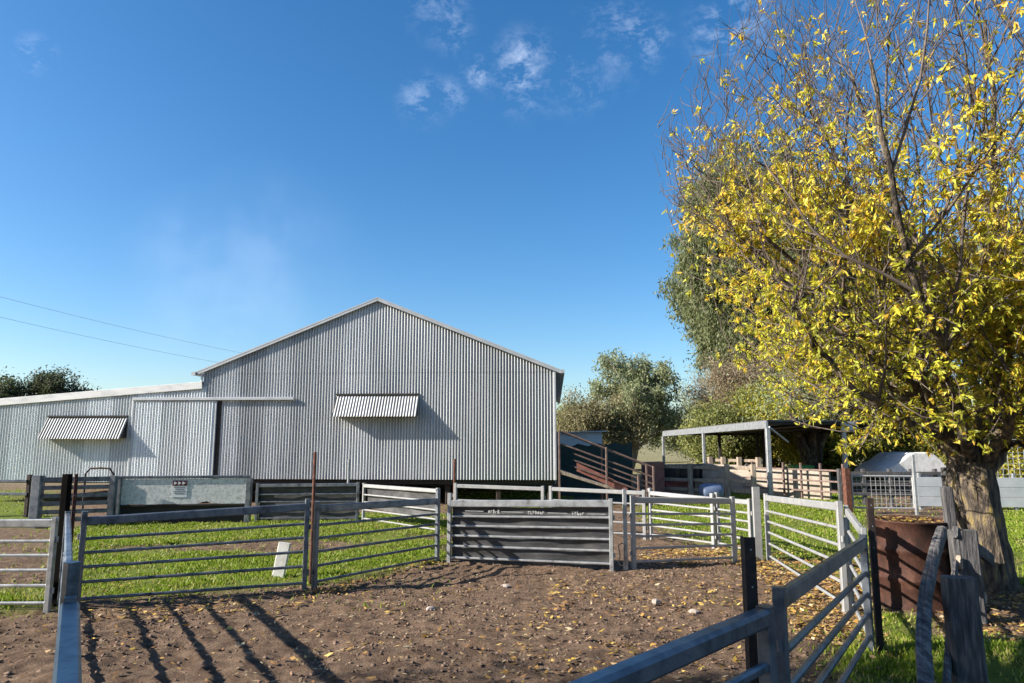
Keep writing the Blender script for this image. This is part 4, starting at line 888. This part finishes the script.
p = AT(1010, 470, 54); tree('eucalyptus_tree', 'tall olive eucalyptus at the right edge behind the wire fence', (p[0], 54), 18, 34, dict(GUM, n=[8, 6, 6], len=[.5, .5, .5]), OL, 80, .45, .28, .08, .4, .8, forks=[(-.2, 0, 1), (.25, .1, 1)], group=GT)
# yellow green trees behind the shelter
for k, (px, Yp, h, lab) in enumerate(((735, 40, 3.7, 'low yellow green tree behind the left half of the shelter'), (778, 41, 5.2, 'yellow green tree behind the shelter corner post'), (838, 38, 6.0, 'bright yellow green tree above the right end of the shelter roof'), (880, 37, 5.4, 'yellow green tree behind the mesh gate'), (950, 36, 4.6, 'yellow green bush behind the white covered trailer'), (1030, 34, 4.6, 'yellow green bush at the right edge behind the fence'))):
    p = AT(px, 470, Yp); tree('autumn_tree', lab, (p[0], Yp), h, 41+k, dict(GUM, t0=[.15, .2, .2]), [[(.20, .22, .07), (.26, .26, .07), (.15, .17, .06)], [(.25, .26, .06), (.33, .31, .06), (.19, .21, .05)], YEL, [(.27, .27, .06), (.36, .31, .06), (.18, .19, .06)], [(.24, .24, .06), (.30, .28, .07)], YEL][k], 85, .30, .17, .08, .16, .3, forks=[(-.45, 0, 1), (.45, .1, 1), (0, .2, 1)], group='yellow green trees behind the shelter', bark='twig')
p = AT(770, 470, 44); tree('bare_tree', 'pinkish brown twiggy tree rising above the shelter roof', (p[0], 44), 7.4, 51, dict(GUM, n=[9, 8, 7]), [(.30, .22, .15), (.34, .27, .18), (.25, .22, .12)], 40, .22, .15, .05, .16, .2, forks=[(-.3, 0, 1), (.3, 0, 1), (0, .1, 1)], bark='twig', group=GT)
p = AT(700, 470, 60); tree('gum_tree', 'pale olive tree far behind the left posts of the shelter', (p[0], 62), 4.6, 53, GUM, OL, 80, .36, .2, .08, .16, .3, forks=[(-.4, 0, 1), (.4, .1, 1)], group=GT)
p = AT(726, 470, 58); tree('gum_tree', 'feathery pale tree peeping over the left end of the shelter roof', (p[0], 58), 6.8, 54, dict(GUM, n=[6, 5, 5]), [(.27, .28, .12), (.30, .29, .14)], 50, .36, .18, .07, .16, .3, forks=[(-.2, 0, 1), (.3, .1, 1)], group=GT)
# forked pale trunk behind the shelter
p = AT(812, 470, 35); t = thing('forked_trunk_tree', 'thick forked pale trunk standing behind the shelter', 'tree', V(p[0], 35, 0), GT)
tb = Tubes(); b = V(p[0], 35, -.1)
for dx, hh, rr2 in ((-.9, 3.6, .32), (.35, 3.8, .34), (1.3, 3.4, .26)):
    pts = [b + V(dx*f**1.4*1.1 + .08*math.sin(f*9), .1*f, hh*f) for f in np.linspace(0, 1, 9)]; tb.add(pts, np.linspace(rr2*1.15, rr2*.5, 9), 9)
tb.build('trunk', 'bark', t)
rg = np.random.RandomState(60); C = b + V(0, 0, 4.2) + rg.randn(2600, 3)*V(1.5, 1.2, .7); v, f, c = leaf_quads(C, rg.randn(2600, 3) - V(0, 0, .8), .2*(.6+.8*rg.rand(2600)), .07*np.ones(2600), rg, pick(rg, OL, 2600)); npmesh('crown', v, f, 'leaf', t, c)
# hedge masses of the far paddock: hill and wood
xs2 = np.linspace(-700, 900, 130); ys2 = np.linspace(170, 900, 40); X2, Y2 = np.meshgrid(xs2, ys2)
rise = np.clip((Y2-170)/320, 0, 1); rise = rise*rise*(3-2*rise)
Z2 = -1.5 + rise*(5 + 15*fbm(N3, X2/160+3, Y2/200, 3)); n2y, n2x = X2.shape; ii = np.arange(n2y*n2x).reshape(n2y, n2x)
hm = M('hill_pasture', [(.10, .10, .05), (.17, .16, .085), (.24, .21, .12)], .95, 0, .03, detail=8)
tag(npmesh('hill', np.stack([X2, Y2, Z2], -1).reshape(-1, 3), np.stack([ii[:-1, :-1], ii[:-1, 1:], ii[1:, 1:], ii[1:, :-1]], -1).reshape(-1, 4), hm, None, None, True), kind='structure')
rg = np.random.RandomState(70); V_, F_, C_ = [], [], []; o_ = 0
for k in range(420):
    x = rg.uniform(-150, 420); y = rg.uniform(150, 460); r0 = np.clip((y-170)/320, 0, 1); r0 = r0*r0*(3-2*r0); z = -1.5 + r0*(5 + 15*float(fbm(N3, np.array([x/160+3]), np.array([y/200]), 3)[0])); z = max(z, 0)
    if rg.rand() > .35 + .65*(N1(np.array([x/40]), np.array([y/40]))[0] > .45): continue
    h = rg.uniform(3, 6.5); n = 130; nb = rg.randn(n, 3); nb /= np.linalg.norm(nb, axis=1)[:, None]; C = V(x, y, z + h*.55) + nb*V(h*.5, h*.5, h*.45)*(.6+.5*rg.rand(n, 1))
    v, f, c = leaf_quads(C, rg.randn(n, 3), .9+.7*rg.rand(n), .6+.5*rg.rand(n), rg, pick(rg, [(.075, .085, .05), (.10, .105, .06), (.06, .07, .045), (.13, .12, .07)], n)); V_.append(v); F_.append(f+o_); C_.append(c); o_ += len(v)
tag(npmesh('distant_wood', np.concatenate(V_), np.concatenate(F_), 'leaf', None, np.concatenate(C_)), 'scattered grey green bush covering the far hillside', 'woodland', kind='stuff')

# ------------------------------------------------------------------ the big yellow tree
LEAFK = 4.0
rg = np.random.RandomState(5)
yb = G(985, 588); YT = yb[1]
t = thing('yellow_autumn_tree', 'big spreading autumn tree with yellow leaves and rough trunk at right', 'tree', V(yb[0], yb[1], 0))
out = []; tips = []
PY = dict(max=3, ns=[7, 6, 5, 4], jit=[.08, .10, .13, .15], up=[.04, .10, .13, .12], tap=[.35, .3, .3, .3], n=[9, 8, 5], t0=[.22, .15, .15], ang=[42, 40, 38], len=[.50, .50, .5], rr=[.55, .55, .6], rmin=.006)
def tp(px, py, dY): return AT(px, py, YT + dY)
trunk = [yb + V(0, 0, -.15), tp(984, 560, 0), tp(979, 525, 0), tp(974, 490, 0), tp(971, 462, 0)]
tb = Tubes()
Tz = np.array([trunk[0]] + [trunk[0] + (trunk[1]-trunk[0])*.4] + trunk[1:]); tt = np.linspace(0, 5, 90); ctr = np.stack([np.interp(tt, np.arange(6), Tz[:, j]) for j in range(3)], -1); rd = np.interp(tt, np.arange(6), [.43, .35, .305, .28, .265, .22])
k_ = 64; th_ = np.arange(k_)*2*math.pi/k_; TH, ZZ = np.meshgrid(th_, ctr[:, 2])
rid = np.abs(fbm(N1, np.cos(TH)*5.5+20, np.sin(TH)*5.5+ZZ*1.3+20, 3) - .45)*1.1 + np.abs(fbm(N3, np.cos(TH)*11+40, np.sin(TH)*11+ZZ*2.6, 2) - .38)*.5
fl = 1 + .10*np.sin(TH*3+.7) + .05*np.sin(TH*5+2)
RR = rd[:, None]*fl*(.90 + .42*rid); vv = np.stack([ctr[:, 0:1] + RR*np.cos(TH), ctr[:, 1:2] + RR*np.sin(TH), ZZ], -1).reshape(-1, 3); ii_ = np.arange(89*k_).reshape(89, k_); jj_ = np.roll(ii_, -1, 1)
tb.v.append(vv); tb.f.append(np.stack([ii_, jj_, jj_+k_, ii_+k_], -1).reshape(-1, 4)); tb.n = 90*k_
pyT = [-400, -60, 0, 60, 130, 200, 260, 330, 400, 440, 470]; pxT = [930, 800, 765, 712, 668, 672, 684, 735, 765, 800, 900]
zT = np.array([AT(985, y_, YT)[2] for y_ in pyT])[::-1]; rT = np.array([(985-x_)*YT/FPX for x_ in pxT])[::-1]
def inside(p):
    r = math.hypot(p[0]-yb[0], p[1]-yb[1]); k = .86 + .28*float(fbm(N4, np.array([math.atan2(p[1]-yb[1], p[0]-yb[0])*2.2]), np.array([p[2]*.8]), 2)[0]); return r < np.interp(p[2], zT, rT)*k
def limb(pts, r0, r1, n0=9):
    P_ = np.array([np.array(p) for p in pts]); k = len(P_); tt = np.linspace(0, k-1, 4*(k-1)+1); Q = np.stack([np.interp(tt, np.arange(k), P_[:, j]) for j in range(3)], -1)
    Q[1:-1] = (Q[:-2]+2*Q[1:-1]+Q[2:])/4; Q[2:-1] += rg.randn(len(Q)-3, 3)*.035
    rad = r0 + (r1-r0)*np.linspace(0, 1, len(Q))**.6; L = np.linalg.norm(np.diff(Q, axis=0), axis=1).sum(); out.append((list(Q), rad, 0)); branch(rg, list(Q), rad, L*.80, 0, dict(PY, n=[n0, 8, 5]), out, tips)
limb([tp(970, 485, 0), tp(952, 445, -.1), tp(925, 395, -.3), tp(880, 340, -.5), tp(815, 285, -.7), tp(750, 225, -.9)], .135, .02, 16)
limb([tp(972, 475, 0), tp(955, 400, .2), tp(925, 300, .5), tp(885, 190, .7), tp(850, 70, .9)], .13, .02, 15)
limb([tp(975, 475, 0), tp(985, 400, -.2), tp(985, 300, -.4), tp(998, 170, -.6), tp(985, 20, -.7)], .13, .02, 15)
limb([tp(982, 500, 0), tp(1000, 445, .1), tp(1017, 380, .2), tp(1055, 280, .3), tp(1085, 150, .4), tp(1100, 20, .5)], .15, .02, 14)
limb([tp(968, 475, 0), tp(935, 440, .3), tp(885, 410, .8), tp(825, 370, 1.3), tp(770, 320, 1.7)], .09, .018, 13)
limb([tp(972, 465, 0), tp(955, 400, -.8), tp(925, 320, -1.6), tp(890, 200, -2.2), tp(870, 60, -2.5)], .09, .018, 12)
limb([tp(975, 462, .1), tp(985, 410, .9), tp(965, 320, 1.8), tp(960, 200, 2.5), tp(945, 80, 2.9)], .10, .02, 13)
limb([tp(952, 440, -.1), tp(905, 420, -.5), tp(855, 390, -.9), tp(805, 330, -1.2), tp(775, 260, -1.3)], .065, .015, 12)
limb([tp(982, 470, 0), tp(1010, 430, -.7), tp(1050, 370, -1.4), tp(1090, 250, -2)], .09, .02, 11)
limb([tp(880, 340, -.5), tp(825, 250, -.2), tp(770, 170, 0), tp(720, 130, 0.1)], .045, .008, 11)
limb([tp(815, 285, -.7), tp(750, 250, -.4), tp(705, 195, -.2), tp(672, 150, 0)], .035, .007, 10)
limb([tp(925, 300, .5), tp(870, 210, .3), tp(810, 110, .2), tp(775, 20, .2)], .045, .008, 11)
limb([tp(998, 450, .1), tp(1030, 440, -.4), tp(1070, 400, -.9), tp(1110, 370, -1.2)], .06, .015, 9)
tips = [q for q in tips if inside(q[-1])]; out = [o for o in out if o[2] == 0 or inside(o[0][-1])]
tb2 = Tubes()
for pts, rad, lv in out: (tb if lv == 0 else tb2).add(pts, rad, [10, 5, 4, 3][lv])
tb.build('trunk', 'bark', t); tb2.build('branch', 'twig', t)
# leaves: bunches of narrow leaflets, thick low in the crown and sparse toward the tips
C = []; D = []; K = []
zlo, zhi = 1.6, 7.4
for tpn in tips:
    m_ = tpn.mean(0); hf = (m_[2]-zlo)/(zhi-zlo); dens = float(fbm(N2, np.array([m_[0]*.9 + m_[1]*.6]), np.array([m_[2]*.9 + 3]), 3)[0])
    rr_f = math.hypot(m_[0]-yb[0], m_[1]-yb[1]) / (np.interp(m_[2], zT, rT)+.1)
    prob = np.clip(1.4 - 1.5*hf, .07, 1.1)*np.clip((dens-.33)*6.5, .03, 1.5)*(1 if rr_f < .85 or hf < .45 else .35)
    lf = np.clip((yb[0] - m_[0])/3.6, 0, 1); prob *= (1 + 1.2*(m_[0] > yb[0]-.6)*(hf < .45)); prob *= 1 - .75*np.clip((lf - .72)/.22, 0, 1)
    kb = rg.poisson(LEAFK*prob)
    for _ in range(kb):
        f_ = rg.rand()*(len(tpn)-1.001); i_ = int(f_); q_ = tpn[i_] + (tpn[i_+1]-tpn[i_])*(f_-i_); n_l = rg.randint(4, 9)
        ax = nrm(rg.randn(3)*.6 + V(0, 0, -.7)); ct = rg.rand()
        for _2 in range(n_l): C.append(q_ + ax*rg.rand()*.06); D.append(ax + rg.randn(3)*.5); K.append((ct, hf))
low = Tubes()
for pts, rad, lv in out:
    if lv > 1: continue
    pts = np.array(pts)
    for _ in range(26 if lv == 0 else 5):
        q0 = pts[rg.randint(len(pts))]
        if q0[2] > 3.6 or q0[2] < 1.75 or (lv == 0 and rg.rand() < .15): continue
        dr = nrm(rg.randn(3)*V(1, 1, .45) + V(0, -.25, -.05)); ln_ = .25 + .55*rg.rand(); tw = [q0]
        for i_ in range(4): dr = nrm(dr + rg.randn(3)*.25 + V(0, 0, -.10)); tw.append(tw[-1] + dr*ln_/4)
        if tw[-1][2] < 1.62: continue
        tw = np.array(tw); low.add(tw, [.008, .007, .006, .005, .004], 4)
        for b_i in range(rg.randint(4, 9)):
            q_ = tw[1 + rg.randint(4)] + rg.randn(3)*.05; ax = nrm(rg.randn(3)*.6 + V(0, 0, -.7)); ct = rg.rand()
            for _2 in range(rg.randint(4, 9)): C.append(q_ + ax*rg.rand()*.06); D.append(ax + rg.randn(3)*.5); K.append((ct, .1))
low.build('hanging_twig', 'twig', t)['kind'] = 'stuff'
C = np.array(C); D = np.array(D); K = np.array(K); n = len(C)
pa = np.array([(.58, .52, .04), (.68, .58, .06), (.76, .62, .11), (.48, .48, .05), (.70, .47, .05), (.38, .40, .06), (.55, .32, .05)])
w_right = np.clip((C[:, 0]-4.8)/2.5, 0, 1)
ci = np.where(rg.rand(n) < .8, (K[:, 0]*4.99).astype(int), rg.randint(7, size=n)); ci = np.where((rg.rand(n) < .5*w_right), 4 + 2*(rg.rand(n) < .35), ci); ci = np.where((rg.rand(n) < .5*(1-w_right)*(K[:, 1] < .35)), np.where(rg.rand(n) < .5, 3, 5), ci)
col = pa[ci]*(.75 + .5*rg.rand(n, 1))
v, f, c = leaf_quads(C, D, .05 + .06*rg.rand(n)**1.4, .017+.014*rg.rand(n), rg, col); npmesh('crown', v, f, 'leaf', t, c)

# unseen trees added left of and behind the camera to shade the foreground
SH = dict(GUM, t0=[.2, .2, .2], n=[8, 7, 6])
for k, (x_, y_, h_, lab) in enumerate(((-9.5, -1.75, 10.2, 'unseen dense tree added left of the near panels to shade them'), (-14.5, -3.0, 12.2, 'unseen taller dense tree added for shade farther from the near panels'))):
    tree('added_shade_tree', lab, (x_, y_), h_, 81+k, SH, DARK, 110, .35, .22, .10, .22, .3, forks=[(-.45, .1, 1), (.45, .1, 1), (.1, -.4, 1), (0, .45, 1)], env=(V(x_, y_, h_*.58), V(4.6, 4.6, h_*.52)))

# ------------------------------------------------------------------ power lines
for (y0, y1, lab) in ((293, 347, 'upper thin overhead wire crossing the sky at left'), (315, 358, 'lower thin overhead wire crossing the sky at left')):
    a = AT(-60, y0 - 12, 40); b = AT(332, y1 + 21, 80); m = MB(); pts = [a + (b-a)*f - V(0, 0, .5*4*f*(1-f)) for f in np.linspace(0, 1, 14)]
    tag(m.tube(pts, .009, 5).build('power_line', 'cable'), lab, 'overhead wire')
# pale lumps in the soil
for k, (px, py, s, lab) in enumerate(((431, 608, .05, 'pale stone lying left of centre on the bare soil'), (656, 604, .06, 'flat pale stone on the soil right of the black panel'), (694, 612, .055, 'pale rough stone near the angle iron post'), (505, 586, .06, 'pinkish stone on the soil below the black panel'))):
    b = G(px, py); r2 = random.Random(k); m = MB(); m.lathe([(s*.5, -.02), (s, 0), (s*1.05, s*.3), (s*.7, s*.6), (s*.2, s*.75)], V(0, 0, 0), 9, lambda a_, z: .25*math.sin(2*a_+k)+.12*math.sin(5*a_+k*2))
    o = m.build('pale_stone', 'stone'); o.location = (b[0], b[1], gz(b)); o.rotation_euler = (.1, .15, k); tag(o, lab, 'stone', 'pale stones on the yard soil')

# rope loop on the slim gate post
b = G(622, 569); o = MB().tube([b + V(.02*math.sin(a*3), -.04 + .01*math.sin(a*5), .05 + .30*(1-math.cos(a))/2) + V(.05*math.sin(a), 0, 0) for a in np.linspace(0, 2*math.pi, 22)], .008, 6).build('rope_loop', 'timber_pale')
tag(o, 'pale rope loop hanging in the gap beside the slim gate post', 'rope')
